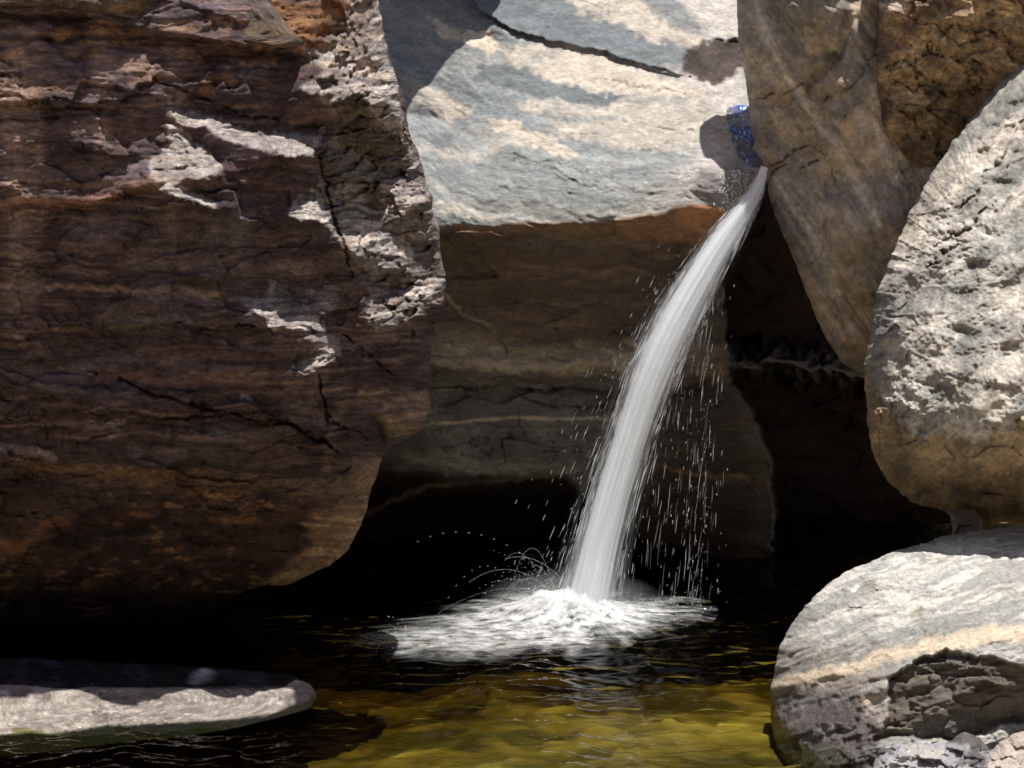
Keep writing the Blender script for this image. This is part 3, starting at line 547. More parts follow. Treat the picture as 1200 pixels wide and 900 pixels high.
R.veins(20, 40, 18, .03, .35, .06, .8); R.veins(-30, 30, 12, .015, .5, .06, .7, 4); R.grit(.5, 3.5, 3, .2)
R.C = R.C * 1.15
o = rock_mesh('rough_rock', R, [(1028,-110),(1030,0),(1026,60),(1027,120),(1035,165),(1058,195),(1072,215),(1110,240),(1180,240),(1320,200),(1325,-110)], (1150, 60), 230, 240, M_cliff, 1.2, 0.3, 22, 3)
tag(o, 'rough cracked brown rock above the pale right boulder', 'rock')

# ================================================================== RIGHT BOULDER
R = Relief(980, -60, 1460, 660, [(1290, -20, 9.55), (1200, 60, 9.30), (1120, 170, 9.10), (1050, 300, 8.90), (1200, 250, 8.60), (1300, 200, 8.65), (1030, 430, 8.84), (1100, 400, 8.39), (1200, 420, 8.09), (1320, 400, 7.99), (1050, 500, 8.59), (1150, 500, 8.14), (1300, 500, 7.99), (1060, 580, 9.16), (1150, 600, 9.06), (1300, 610, 9.06), (1440, 300, 8.55)], 6)
R.C[:] = (0.40, 0.37, 0.33)
dg = fbs((R.X * .80 - R.Y * .6) / 70, (R.X * .6 + R.Y * .8) / 18, 5, 4); n = fbm(R.X / 26, R.Y / 20, 5, 8)
R.paint(sst(0, .5, dg), (.56,.50,.44), .8); R.paint(sst(.0,.45,-dg), (.215,.215,.20), .75); R.paint(sst(.1,.7,n), (.54,.48,.43), .5); R.paint(sst(.25,.7,-n), (.20,.185,.165), .5)
R.paint(R.line([(1110,200),(1080,250),(1060,290),(1150,180),(1200,140)], 14, 5, 3), (.56,.46,.38), .5)
R.paint(sst(0.3,.6,fbm(R.X/9,R.Y/8,3,44)), (.16,.15,.14), .35)
undy = np.interp(R.X, [1000,1040,1080,1120,1150,1180,1200,1300], [440,500,530,545,535,530,525,520])
und = sst(-5, 5, R.Y + 14 * R.w1 + 5 * R.w4 + 22 * np.abs(vn(R.X / 17 + .3 * R.w2, R.Y / 90, 5)) + 16 - undy)
R.paint(und, (.33,.245,.15), .95); R.paint(und * sst(0,.6,n), (.52,.37,.21), .7); R.paint(und * sst(.1,.7,-n), (.12,.10,.075), .6)
R.slope(np.ones_like(R.D), 0.5, 0.0)
lf = R.poly([(1020,340),(1060,330),(1066,380),(1060,440),(1070,480),(1030,500),(1005,480),(1008,400)], 10, 6, 4); R.slope(lf, -.25, -.7)
R.slope(und, -.75, -.1); R.solve(90)
rg = sst(-.35, .5, fbm(R.X / 90, R.Y / 60, 3, 33)); R.D += 0.015 * dg + 0.016 * facets(R.X / 60, R.Y / 34, 3) + rg * (.012 * n + 0.008 * facets(R.X / 14, R.Y / 9, 7) + .008 * fbm(R.X / 8, R.Y / 6, 4, 50)) + und * (.045 * facets(R.X / 46, R.Y / 24, 6) + .012 * facets(R.X / 15, R.Y / 9, 8)) + lf * .03 * facets(R.X / 14, R.Y / 26, 12)
R.C = R.C * 1.1; R.D += .03 * fbm(R.X / 34, R.Y / 26, 5, 91) + .006 * fbm(R.X / 3.5, R.Y / 3, 2, 95)
pit = sst(.55, .85, fbm(R.X / 8, R.Y / 6, 3, 97)) * sst(.15, .6, fbm(R.X / 60, R.Y / 50, 2, 99)); R.D += .014 * pit; R.mul(pit, .8)
R.veins(-50, 50, 16, .012, .6, .05, .6); R.grit(.34, 3.2, 2.8, .25)
for (x, y, a, b, dp) in ((1075,340,24,17,.11),(1142,312,13,9,.07),(1100,338,9,14,.06),(1122,388,12,6,.05),(1135,395,8,6,.04),(1095,455,16,12,.05),(1098,418,9,5,.03),(1037,395,9,9,-.03),(1130,345,20,8,.04),(1062,355,10,14,.05),(1175,215,14,4,.04),(1190,180,10,4,.03),(1168,100,6,4,.03)):
    g = np.exp(-(((R.X + 3 * R.w1 - x) / a) ** 2 + ((R.Y + 3 * R.w2 - y) / b) ** 2)); R.D += dp * g; R.mul(g, .75)
for pts in ([(1145,212),(1160,200),(1180,180)], [(1120,250),(1135,238),(1150,226)], [(1090,310),(1105,296),(1125,288)], [(1185,160),(1200,140)], [(1095,290),(1130,275),(1160,240)]): R.crack(pts, 4, .05, 3, .6, 2)
o = rock_mesh('granite_boulder', R, [(1330,-50),(1215,48),(1180,82),(1150,122),(1120,162),(1090,206),(1070,242),(1050,292),(1034,330),(1022,378),(1013,430),(1015,482),(1023,530),(1040,563),(1070,588),(1110,603),(1150,612),(1200,616),(1330,610),(1440,500),(1450,200)], (1210, 360), 330, 360, M_gran, 1.8, 0.42, 46, 3.5)
tag(o, 'large rough pale grey granite boulder at the right edge above the banded boulder', 'boulder')

# ================================================================== LOWER RIGHT BOULDER
R = Relief(880, 580, 1420, 1000, [(1000, 660, 8.1), (1200, 612, 8.35), (1350, 600, 8.35), (930, 740, 8.0), (1050, 700, 7.75), (1200, 680, 7.6), (910, 830, 7.75), (1000, 800, 7.25), (1100, 760, 7.15), (1200, 750, 7.05), (1350, 750, 7.0), (960, 900, 7.1), (1060, 880, 6.9), (1200, 860, 6.9), (1100, 960, 6.8), (950, 960, 7.0), (1350, 900, 6.8)], 7)
R.C[:] = (.46,.44,.41)
dv = R.Y + .38 * (R.X - 900) * (1 - (R.X - 900) / 1400) + 5 * R.w2
bd = fbs(R.X / 120, dv / 22, 4, 7); fn = fbs(R.X / 30, dv / 5, 4, 9); n = fbm(R.X / 30, R.Y / 26, 5, 3)
R.paint(sst(0,.6,bd), (.56,.52,.47), .6); R.paint(sst(0.05,.7,-bd), (.26,.255,.245), .65); R.paint(sst(.2,.9,fn), (.58,.52,.45), .4); R.paint(sst(.2,.9,-fn), (.22,.21,.20), .35)
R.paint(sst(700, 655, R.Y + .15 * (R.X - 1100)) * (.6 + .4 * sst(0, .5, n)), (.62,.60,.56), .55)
R.paint(R.poly([(905,760),(1000,765),(1060,740),(1040,800),(1060,900),(900,900)], 20, 8), (.24,.19,.165), .75)
bandl = [(900,806),(950,795),(1000,782),(1040,768),(1080,757),(1120,748),(1160,740),(1230,738)]
R.paint(R.line(bandl, 11, 4, 3) ** .5, (.62,.50,.38), .85); R.paint(R.line([(950,838),(1000,826),(1040,812),(1060,805)], 5, 4, 3) ** .6, (.5,.38,.28), .8)
R.paint(R.line([(930,770),(1000,755),(1080,730),(1150,715),(1200,700)], 9, 5, 3), (.24,.235,.22), .6)
R.paint(R.poly([(1000,680),(1025,678),(1022,695),(1005,695)], 5, 4), (.14,.12,.10), .7); R.paint(R.poly([(1005,690),(1050,690),(1040,712),(1010,720)], 10, 6), (.26,.24,.21), .6); R.paint(R.poly([(1065,712),(1080,708),(1082,728),(1068,728)], 8, 4), (.22,.2,.13), .6)
rec = R.poly([(1045,795),(1068,775),(1090,768),(1110,758),(1135,764),(1160,768),(1190,776),(1260,790),(1260,860),(1180,850),(1120,868),(1060,862),(1025,865),(1038,838)], 6, 5, 2)
R.paint(rec, (.15,.125,.10), .9); R.paint(rec * sst(.1,.8,fbs(R.X/60,R.Y/7,4,12)), (.27,.19,.12), .7)
wetb = R.poly([(895,805),(930,800),(1000,822),(1030,850),(1040,960),(890,960)], 14, 7, 4)
R.paint(wetb, (.085,.060,.060), .85); R.paint(wetb * sst(.2,.6,fbm(R.X/4,R.Y/9,3,93)), (.30,.26,.27), .7); R.wet = np.maximum(R.wet, wetb * .95)  # wet foot, with sparkle painted on as pale streaks
lo = sst(862, 874, R.Y + 6 * R.w1 + 2 * R.w4) * sst(1015, 1040, R.X); R.paint(lo, (.40,.38,.38), .8); R.paint(lo * sst(0,.6,fbm(R.X/20,R.Y/12,4,5)), (.08,.07,.065), .8)
mossm = sst(0, 8, R.Y + 5 * R.w4 + 5 * R.w3 - np.interp(R.X, [900, 915, 940, 985, 1000, 1040], [852, 858, 868, 872, 905, 905])); R.paint(mossm * sst(1040, 1000, R.X), (.03,.045,.008), .9)
R.slope(np.ones_like(R.D), .1, 0); R.slope(rec, -.7, 0); R.solve(60)
R.D += rec * .06 + .02 * bd + .008 * fn + .02 * n + .007 * facets(R.X / 24, R.Y / 12, 3) + .003 * facets(R.X / 9, R.Y / 6, 7) + .004 * fbm(R.X / 5, R.Y / 5, 3, 50)
R.D += rec * .028 * facets(R.X / 36, R.Y / 12, 9) + wetb * (.012 * fbm(R.X / 7, R.Y / 14, 4, 5) + .004 * facets(R.X / 8, R.Y / 16, 5)) - R.line(bandl, 12, 4, 2) * .02
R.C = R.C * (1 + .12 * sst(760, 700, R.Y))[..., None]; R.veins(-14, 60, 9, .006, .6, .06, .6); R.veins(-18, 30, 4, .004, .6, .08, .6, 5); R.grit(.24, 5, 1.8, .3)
fs = fbs(R.X / 34, dv / 3.0, 4, 121); R.paint(sst(.25, .8, fs), (.72,.68,.62), .5); R.paint(sst(.15, .7, -fs) * sst(.0,.4, bd + n), (.17,.17,.165), .6); R.D += .003 * fs
f2 = sst(.1, .35, fbm(R.X / 60, dv / 11, 4, 127)); R.paint(f2, (.26,.26,.25), .65); R.paint(R.line(bandl, 11, 4, 3) ** .5, (.70,.55,.40), .8); R.paint(R.line([(900,795),(950,784),(1000,770),(1060,752),(1120,733),(1200,715)], 7, 6, 4), (.20,.20,.19), .7); R.paint(wetb, (.055,.04,.04), .6); R.paint(rec, (.09,.07,.055), .6)
R.paint(sst(868, 885, R.Y + 4 * R.w1) * sst(1010, 990, R.X), (.02,.02,.008), .9)
for (x, y, a, b, dp) in ((1013,687,10,8,.04),(1072,720,6,6,.02),(1030,700,22,14,.03)):
    g = np.exp(-(((R.X + 3 * R.w1 - x) / a) ** 2 + ((R.Y + 3 * R.w2 - y) / b) ** 2)); R.D += dp * g
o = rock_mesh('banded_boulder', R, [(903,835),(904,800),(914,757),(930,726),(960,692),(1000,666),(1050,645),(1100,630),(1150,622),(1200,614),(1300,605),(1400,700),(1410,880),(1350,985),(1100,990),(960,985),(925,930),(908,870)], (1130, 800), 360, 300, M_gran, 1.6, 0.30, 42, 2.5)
tag(o, 'pale grey boulder with a cream band, standing in the pool at the lower right', 'boulder')

def small_rock(name, label, R, outline, c, nu, nv, mat, cat='rock', **k):
    o = rock_mesh(name, R, outline, c, nu, nv, mat, **k); tag(o, label, cat); return o
# shore rocks in the corner
R = Relief(980, 830, 1320, 1010, [(1000, 870, 6.9), (1150, 855, 6.9), (1300, 850, 6.9), (1000, 950, 6.5), (1150, 950, 6.4), (1300, 950, 6.4)], 8)
n = fbm(R.X / 22, R.Y / 14, 5, 3); R.C[:] = (.34,.33,.345); R.paint(sst(.0,.5,-n), (.07,.06,.055), .85); R.paint(sst(.2,.6,n), (.52,.48,.44), .6); R.wet[:] = .6
R.D += .05 * facets(R.X / 26, R.Y / 15, 3) + .02 * facets(R.X / 10, R.Y / 7, 7) + .03 * n
small_rock('shore_rock', 'wet blue grey rock at the foot of the banded boulder', R, [(1018,905),(1030,876),(1075,868),(1110,872),(1130,858),(1150,862),(1160,880),(1175,905),(1200,990),(1010,990)], (1100, 930), 160, 120, M_gran, thick=.4, roll=.15, rw=16, jag=3)
R = Relief(1100, 830, 1340, 1010, [(1150, 880, 6.75), (1200, 860, 6.8), (1320, 850, 6.8), (1150, 950, 6.4), (1320, 950, 6.3)], 9)
n = fbm(R.X / 22, R.Y / 14, 5, 3); R.C[:] = (.50,.43,.38); R.paint(sst(.0,.6,-n), (.28,.23,.20), .6)
R.slope(np.ones_like(R.D), .3, 0); R.solve(50)
R.D += .03 * facets(R.X / 26, R.Y / 15, 3) + .012 * facets(R.X / 10, R.Y / 7, 7)
small_rock('shore_rock', 'dry pinkish rock in the lower right corner of the picture', R, [(1142,905),(1158,885),(1172,868),(1190,858),(1230,850),(1320,850),(1320,990),(1150,990)], (1220, 920), 150, 120, M_gran, thick=.4, roll=.15, rw=16, jag=2)
# small stones wedged between the two right boulders
R = Relief(1080, 570, 1240, 680, [(1100, 590, 8.9), (1200, 590, 8.9), (1100, 660, 8.8), (1200, 660, 8.8)], 10)
R.C[:] = (.26,.24,.22); R.D += .03 * facets(R.X / 26, R.Y / 15, 3)
small_rock('wedged_stone', 'small grey stone wedged under the granite boulder', R, [(1112,598),(1140,595),(1152,610),(1150,640),(1120,650),(1116,625)], (1133, 620), 50, 50, M_gran, cat='stone', thick=.3, roll=.1, rw=10, jag=1.5)

M_flat = rock_mat('flat_rock_stone', 14, 70, 0.6, 1.0, (1, 1, 1), 0.85, .02)
# ================================================================== FLAT ROCK IN THE POOL, LOWER LEFT
R = Relief(-160, 750, 400, 900, [(-120, 772, 8.35), (100, 772, 8.35), (300, 785, 8.15), (365, 805, 7.95), (-120, 812, 7.9), (0, 820, 7.82), (100, 806, 7.95), (250, 803, 7.98), (340, 808, 7.92), (-120, 865, 7.42), (0, 862, 7.46), (100, 855, 7.52), (200, 848, 7.58), (300, 836, 7.68), (350, 826, 7.78), (0, 890, 7.4), (200, 880, 7.5)], 11, .6)
cy = np.interp(R.X, [-160, 0, 30, 60, 100, 200, 290, 330, 356], [822, 820, 818, 810, 806, 806, 806, 807, 812]) + 1.2 * R.w2
by = np.interp(R.X, [-160, 0, 60, 120, 200, 280, 320, 356, 372], [862, 861, 860, 850, 848, 842, 836, 822, 812]) + 2 * R.w2 + 1.5 * R.w4
n = fbm(R.X / 30, R.Y / 9, 5, 3)
R.C[:] = (.25,.215,.19); R.paint(sst(0,.7,n), (.36,.31,.27), .6); R.paint(sst(.2,.7,fbm(R.X/6,R.Y/4,3,8)), (.2,.17,.15), .4)
back = sst(1.5, -1.5, R.Y - cy) ; back = np.maximum(back, sst(332, 348, R.X + 6 * R.w4)); R.paint(back, (.014,.010,.014), .96); R.paint(back * sst(.3,.7,fbm(R.X/20,R.Y/8,3,15)), (.07,.06,.09), .5)  # rear near-black: wet rock plus the overhang's cast shade, painted in
R.paint(back * R.poly([(222,790),(240,783),(250,790),(238,802),(222,802)], 8, 4), (.42,.42,.45), .75)  # pale highlight spot painted on the dark rear
R.wet = R.wet - .62 * back
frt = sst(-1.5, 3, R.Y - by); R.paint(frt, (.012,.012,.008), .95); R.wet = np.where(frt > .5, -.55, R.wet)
R.D += .012 * fbm(R.X / 60, R.Y / 14, 3, 3) + .004 * fbm(R.X / 14, R.Y / 6, 3, 5)
R.D += .002 * fbm(R.X / 6, R.Y / 4, 3, 77)
R.paint(sst(.35, .6, fbm(R.X / 4, R.Y / 1.8, 2, 83)) * (1 - back) * (1 - frt), (.52,.47,.42), .5); R.paint(sst(.35, .6, -fbm(R.X / 5, R.Y / 2, 3, 86)) * (1 - back) * (1 - frt), (.10,.085,.07), .5)
R.paint(R.line([(355,833),(300,842),(200,851),(120,855),(60,862),(0,864)], 4, 3, 2), (.05,.045,.03), .8)
R.grit(.35, 5, 1.4, .3)
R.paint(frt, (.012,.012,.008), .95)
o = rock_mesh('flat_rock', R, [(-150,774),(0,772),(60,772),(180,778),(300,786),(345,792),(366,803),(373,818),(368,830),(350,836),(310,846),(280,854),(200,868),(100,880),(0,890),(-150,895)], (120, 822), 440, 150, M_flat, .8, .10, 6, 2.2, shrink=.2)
tag(o, 'low flat rock in the pool at lower left, dry in front, wet and painted in shade behind', 'rock')

# ================================================================== POOL BED, WATER
def mat_new(name):
    m = bpy.data.materials.new(name); m.use_nodes = True; t = m.node_tree; t.nodes.clear(); return m, t, t.nodes.new, t.links.new
def axis(a, b, n, far, k): 
    core = np.linspace(a, b, n); st = core[1] - core[0]; out = []
    x = b; s = st
    while x < far: s *= k; x += s; out.append(x)
    lo = []; x = a; s = st
    while x > -far: s *= k; x -= s; lo.append(x)
    return np.r_[lo[::-1], core, out]
gx = axis(-3.2, 3.2, 240, 400, 1.35); gy = axis(6.4, 12.4, 230, 400, 1.35)
X, Y = np.meshgrid(gx, gy); Xf, Yf = X.astype(f32), Y.astype(f32)
n = fbm(Xf * 1.3, Yf * 1.3, 4, 3); n2 = fbm(Xf * 5, Yf * 5, 4, 6)
inside = sst(4.4, 5.2, Y) * sst(5.0, 4.2, np.abs(X)) 
depth = 0.08 + 0.125 * np.clip(Y - 7.0, 0, 4) + .03 * np.clip(Y - 8.8, 0, 3) + 0.14 * sst(0.0, -0.9, X)
bank = 0.35 + 0.12 * n + 0.8 * sst(4.5, 12, np.abs(X)) + 1.5 * sst(12, 60, np.abs(X)) 
Z = bank * (1 - inside) + (-depth + 0.05 * n + 0.025 * n2) * inside
Z = np.where(Yf > 13, Z + 0.8 * sst(13, 16, Yf), Z)
c = np.zeros(X.shape + (3,)); c[:] = (.42, .34, .25); c *= (1 + .25 * n2)[..., None]
alg = np.stack([.25 + .09 * n2, .195 + .07 * n2, .060 + .02 * n2], -1); stn = facets(Xf * 5.5 + .5 * n2, Yf * 4.0 + .4 * n, 8, .3); Z = Z + .030 * stn * inside; alg = alg * (0.60 + .25 * n + .40 * stn + .35 * fbm(Xf * 3, Yf * 9, 4, 44))[..., None]; alg = np.clip(alg, .01, 1)
k = (sst(0.05, -0.10, Z))[..., None]; c = c * (1 - k) + alg * k
dkp = sst(-0.05, .5, fbm(Xf * 2.0, Yf * 2.6, 5, 19))[..., None] * k; c = c * (1 - .8 * dkp) + np.array([.05, .045, .012]) * .8 * dkp
o = mesh_from('ground', np.stack([X, Y, Z], -1), grid_faces(*X.shape)[:, ::-1], c.reshape(-1, 3), np.zeros(X.size), rock_mat('silt_and_sand', 6, 40, .25, .3, (1, 1, 1), .9))
tag(o, kind='structure')

IMP = (0.46, 9.86)                     # where the fall strikes the pool
gx = np.r_[np.linspace(-4.6, -2.7, 12)[:-1], np.linspace(-2.7, 2.7, 400), np.linspace(2.7, 4.6, 12)[1:]]; gy = np.r_[np.linspace(4.6, 6.6, 20)[:-1], np.linspace(6.6, 10.8, 380), np.linspace(10.8, 13.4, 20)[1:]]; X, Y = np.meshgrid(gx.astype(f32), gy.astype(f32))
r = np.hypot(X - IMP[0], (Y - IMP[1]) * 1.15); near = np.exp(-r / 1.6)
wx = X + .12 * fbm(X * 2, Y * 2, 3, 5); wy = Y + .12 * fbm(X * 2, Y * 2, 3, 9)
rr = np.hypot(wx - IMP[0], wy - IMP[1])
Z = .006 * near * np.sin(rr * 26) + .004 * np.exp(-r / 3) * np.sin(rr * 21 + 1)
Z += (.010 + .010 * near) * fbm(wx * 3.2, wy * 8, 4, 13) + .0085 * fbm(wx * 8, wy * 22, 3, 17) * (1 + .9 * near)
m, t, N, L = mat_new('pool_water')
out = N('ShaderNodeOutputMaterial'); mx = N('ShaderNodeMixShader'); fr = N('ShaderNodeFresnel'); fr.inputs[0].default_value = 1.333
tr = N('ShaderNodeBsdfTransparent'); tr.inputs[0].default_value = (.80, .84, .62, 1); gl = N('ShaderNodeBsdfGlossy'); gl.inputs['Roughness'].default_value = .03
tc = N('ShaderNodeTexCoord'); nz = N('ShaderNodeTexNoise'); nz.inputs['Scale'].default_value = 22; nz.inputs['Detail'].default_value = 3; L(tc.outputs['Object'], nz.inputs[0])
b = N('ShaderNodeBump'); b.inputs['Strength'].default_value = .25; b.inputs['Distance'].default_value = .01; L(nz.outputs[0], b.inputs['Height'])
L(b.outputs[0], gl.inputs['Normal']); L(b.outputs[0], fr.inputs['Normal']); L(fr.outputs[0], mx.inputs[0]); L(tr.outputs[0], mx.inputs[1]); L(gl.outputs[0], mx.inputs[2]); L(mx.outputs[0], out.inputs[0])
M_pool = m
va = N('ShaderNodeVolumeAbsorption'); va.inputs[0].default_value = (.62, .52, .28, 1); va.inputs[1].default_value = 1.75; L(va.outputs[0], out.inputs[1])
top = np.stack([X, Y, Z], -1); nn = X.size; bb = border(*X.shape); nb = len(bb); rim = top.reshape(-1, 3)[bb].copy(); rim[:, 2] = -2.5
i0 = np.arange(nb) + nn; F3 = np.stack([bb, np.roll(bb, -1), np.roll(i0, -1), i0], -1); F4 = np.stack([i0[::2], np.roll(i0, -1)[::2], np.roll(i0, -2)[::2], np.full(len(i0[::2]), nn + nb)], -1)
o = mesh_from('pool_water', np.concatenate([top.reshape(-1, 3), rim, [[0, 9, -2.5]]]), np.concatenate([grid_faces(*X.shape)[:, ::-1], F3, F4]), mat=m, smooth=True); tag(o, kind='structure')

# ================================================================== WATERFALL
def white_mat(name, lo, hi, sc, alpha_edge=True, detail=6, base=(.86,.88,.90)):
    m, t, N, L = mat_new(name)
    out = N('ShaderNodeOutputMaterial'); mx = N('ShaderNodeMixShader'); tr = N('ShaderNodeBsdfTransparent')
    p = N('ShaderNodeBsdfPrincipled'); p.inputs['Base Color'].default_value = (*base, 1); p.inputs['Roughness'].default_value = .35
    p.inputs['Subsurface Weight'].default_value = 0
    tl = N('ShaderNodeBsdfTranslucent'); tl.inputs[0].default_value = (*base, 1); ms = N('ShaderNodeMixShader'); ms.inputs[0].default_value = .45
    L(p.outputs[0], ms.inputs[1]); L(tl.outputs[0], ms.inputs[2])
    uvn = N('ShaderNodeUVMap'); mp = N('ShaderNodeMapping'); mp.inputs['Scale'].default_value = sc; L(uvn.outputs[0], mp.inputs[0])
    nz = N('ShaderNodeTexNoise'); nz.inputs['Scale'].default_value = 1; nz.inputs['Detail'].default_value = detail; nz.inputs['Roughness'].default_value = .6; L(mp.outputs[0], nz.inputs[0])
    a = N('ShaderNodeAttribute'); a.attribute_name = 'Wet'
    mr = N('ShaderNodeMapRange'); mr.inputs[1].default_value = .32; mr.inputs[2].default_value = .68; mr.inputs[3].default_value = lo; mr.inputs[4].default_value = hi; L(nz.outputs[0], mr.inputs[0])
    mu = N('ShaderNodeMath'); mu.operation = 'MULTIPLY'; mu.use_clamp = True; L(mr.outputs[0], mu.inputs[0]); L(a.outputs['Fac'], mu.inputs[1])
    L(mu.outputs[0], mx.inputs[0]); L(tr.outputs[0], mx.inputs[1]); L(ms.outputs[0], mx.inputs[2]); L(mx.outputs[0], out.inputs[0])
    return m
pathp = np.array([(897,192,10.10,5),(888,222,10.10,9),(869,252,10.08,14),(846,284,10.06,18),(818,330,10.03,22),(790,380,10.0,25),(767,430,9.98,27),(749,480,9.96,25),(733,530,9.94,25),(718,580,9.92,26),(705,630,9.90,27),(693,680,9.88,29),(684,728,9.86,34)], float)
s0 = np.linspace(0, 1, len(pathp))
def path(s):
    s = np.asarray(s, float); f = [np.interp(s, s0, pathp[:, i]) for i in range(4)]
    # smooth by averaging neighbours
    g = [0.5 * f[i] + 0.25 * np.interp(np.clip(s - .04, 0, 1), s0, pathp[:, i]) + 0.25 * np.interp(np.clip(s + .04, 0, 1), s0, pathp[:, i]) for i in range(4)]
    P = world(g[0], g[1], g[2]); return P, g[3] / FOC * g[2]
fall = bpy.data.objects.new('waterfall', None); COL.objects.link(fall); fall.location = (IMP[0], IMP[1], 0)
tag(fall, 'white ribbon of water arching from the rock lip down into the pool', 'waterfall')
bpy.context.view_layer.update()
def to_fall(V): return V - np.array([IMP[0], IMP[1], 0])
def tube(scale, na, nl, seed, ridg, alpha_lo):
    s = np.linspace(0, 1, nl); P, Wd = path(s)
    T = np.gradient(P, axis=0); T /= np.linalg.norm(T, axis=1)[:, None]
    side = np.cross(T, np.array([0, 1.0, 0])); side /= np.linalg.norm(side, axis=1)[:, None]; fwd = np.cross(side, T)
    a = np.linspace(0, 2 * np.pi, na + 1)[:-1]; A, S = np.meshgrid(a, s)
    nz = fbs((np.cos(A) * 3 + 10).astype(f32) * 2, (S * 5 + np.sin(A) * 6).astype(f32), 3, seed)
    rad = scale * (1 + ridg * (nz + .6 * fbs((A * 7).astype(f32), (S * 4).astype(f32), 3, seed + 4)))
    V = P[:, None] + side[:, None] * (np.cos(A) * rad * Wd[:, None])[..., None] + fwd[:, None] * (np.sin(A) * rad * Wd[:, None] * .6)[..., None]
    i = np.arange(nl * na).reshape(nl, na); j = np.roll(i, -1, 1)
    Q = np.stack([i[:-1], j[:-1], j[1:], i[1:]], -1).reshape(-1, 4)
    face = np.abs(np.sin(A)) ** alpha_lo                     # thinner water at the two sides of the stream
    uv = np.stack([A / (2 * np.pi), S], -1).reshape(-1, 2)
    return to_fall(V.reshape(-1, 3)), Q, face.ravel(), uv
V, Q, al, uv = tube(.74, 72, 300, 3, .05, .45)
mesh_from('stream_core', V, Q, wet=al, mat=white_mat('white_water_core', .62, 1.2, (13, 1.0, 1), base=(.93,.96,1.0)), parent=fall, uv=uv)
V, Q, al, uv = tube(1.04, 96, 300, 7, .10, 1.1)
mesh_from('stream_veil', V, Q, wet=al, mat=white_mat('white_water_veil', -.15, .55, (26, 1.8, 1), base=(.93,.95,.98)), parent=fall, uv=uv)
V, Q, al, uv = tube(1.45, 96, 300, 11, .14, 1.6)
mesh_from('stream_spray', V, Q, wet=al * np.repeat(np.linspace(.5, 1, 300), 96), mat=white_mat('white_water_spray', -.25, .32, (40, 3.5, 1), base=(.93,.95,.98)), parent=fall, uv=uv)

def streaks(name, segs, mat, parent=None, loc=None):
    """segs: (p0, p1, radius) thin spindle-shaped drops, all in one mesh"""
    P0 = np.array([s[0] for s in segs]); P1 = np.array([s[1] for s in segs]); r = np.array([s[2] for s in segs])
    T = P1 - P0; T /= np.linalg.norm(T, axis=1)[:, None] + 1e-9
    A = np.cross(T, [0, 1.0, 0.05]); A /= np.linalg.norm(A, axis=1)[:, None] + 1e-9; B = np.cross(T, A)
    rings = [(0.0, .25), (.3, .9), (.65, 1.0), (1.0, .3)]; n = 5; V = []
    for t, k in rings:
        for j in range(n):
            th = 2 * np.pi * j / n
            V.append(P0 + (P1 - P0) * t + (A * math.cos(th) + B * math.sin(th)) * (r * k)[:, None])
    V = np.stack(V, 1); m = V.shape[1]; q = []
    for i in range(3):
        for j in range(n): q.append((i * n + j, i * n + (j + 1) % n, (i + 1) * n + (j + 1) % n, (i + 1) * n + j))
    q = np.array(q); Q = (q[None] + (np.arange(len(segs)) * m)[:, None, None]).reshape(-1, 4)
    V = V.reshape(-1, 3)
    if loc is not None: V = V - np.array(loc)
    return mesh_from(name, V, Q, mat=mat, parent=parent)
m, t, N, L = mat_new('flying_water'); out = N('ShaderNodeOutputMaterial'); p = N('ShaderNodeBsdfPrincipled'); p.inputs['Base Color'].default_value = (.9,.92,.95,1); p.inputs['Roughness'].default_value = .12
tl = N('ShaderNodeBsdfTransparent'); ms = N('ShaderNodeMixShader'); ms.inputs[0].default_value = .45; L(tl.outputs[0], ms.inputs[1]); L(p.outputs[0], ms.inputs[2]); L(ms.outputs[0], out.inputs[0]); M_drop = m
rnd = random.Random(5)
segs = []
for i in range(430):                      # threads running beside the stream
    s = rnd.uniform(.05, .97); ln = rnd.uniform(.01, .05); k = rnd.choice((-1, 1)) * (0.75 + abs(rnd.gauss(0, .26)) * (0.4 + 1.1 * s))
    if k > 0 and rnd.random() < .35: k = 0.8 + .35 * rnd.random()
    z = rnd.uniform(-.5, .5)
    (P0, P1), (w0, w1) = path([s, min(1, s + ln)])
    T = P1 - P0; T /= np.linalg.norm(T); sd = np.cross(T, [0, 1., 0]); sd = sd / np.linalg.norm(sd)
    if sd[0] < 0: sd = -sd
    segs.append((P0 + sd * w0 * k + [0, z * w0, 0], P1 + sd * w1 * k * 1.01 + [0, z * w0, 0], rnd.uniform(.0008, .0022)))
streaks('water_threads', segs, M_drop, fall, (IMP[0], IMP[1], 0))['kind'] = 'stuff'
segs = []
for i in range(470):                      # drops raining off the underside of the arc
    f = rnd.random() ** .9; xl = 870 - 130 * f; xr = 835
    x = rnd.uniform(min(xl, xr), max(xl, xr)) if rnd.random() < .8 else rnd.uniform(740, 840)
    ytop = np.interp(x, [690, 720, 770, 820, 870], [640, 560, 430, 340, 262])
    y = ytop + (715 - ytop) * rnd.random() ** 1.0
    x += -8 * (y - ytop) / 300
    d = rnd.uniform(9.8, 10.2); L_ = rnd.choice((2, 3, 4, 8, 16, 24, 34)) * rnd.uniform(.6, 1.2); sl_ = rnd.uniform(-.22, -.02)
    segs.append((world(np.array(x), np.array(y), d), world(np.array(x + sl_ * L_), np.array(y + L_), d), rnd.choice((.0007, .0009, .0012, .0018, .003)) * (.55 if L_ > 8 else 1)))
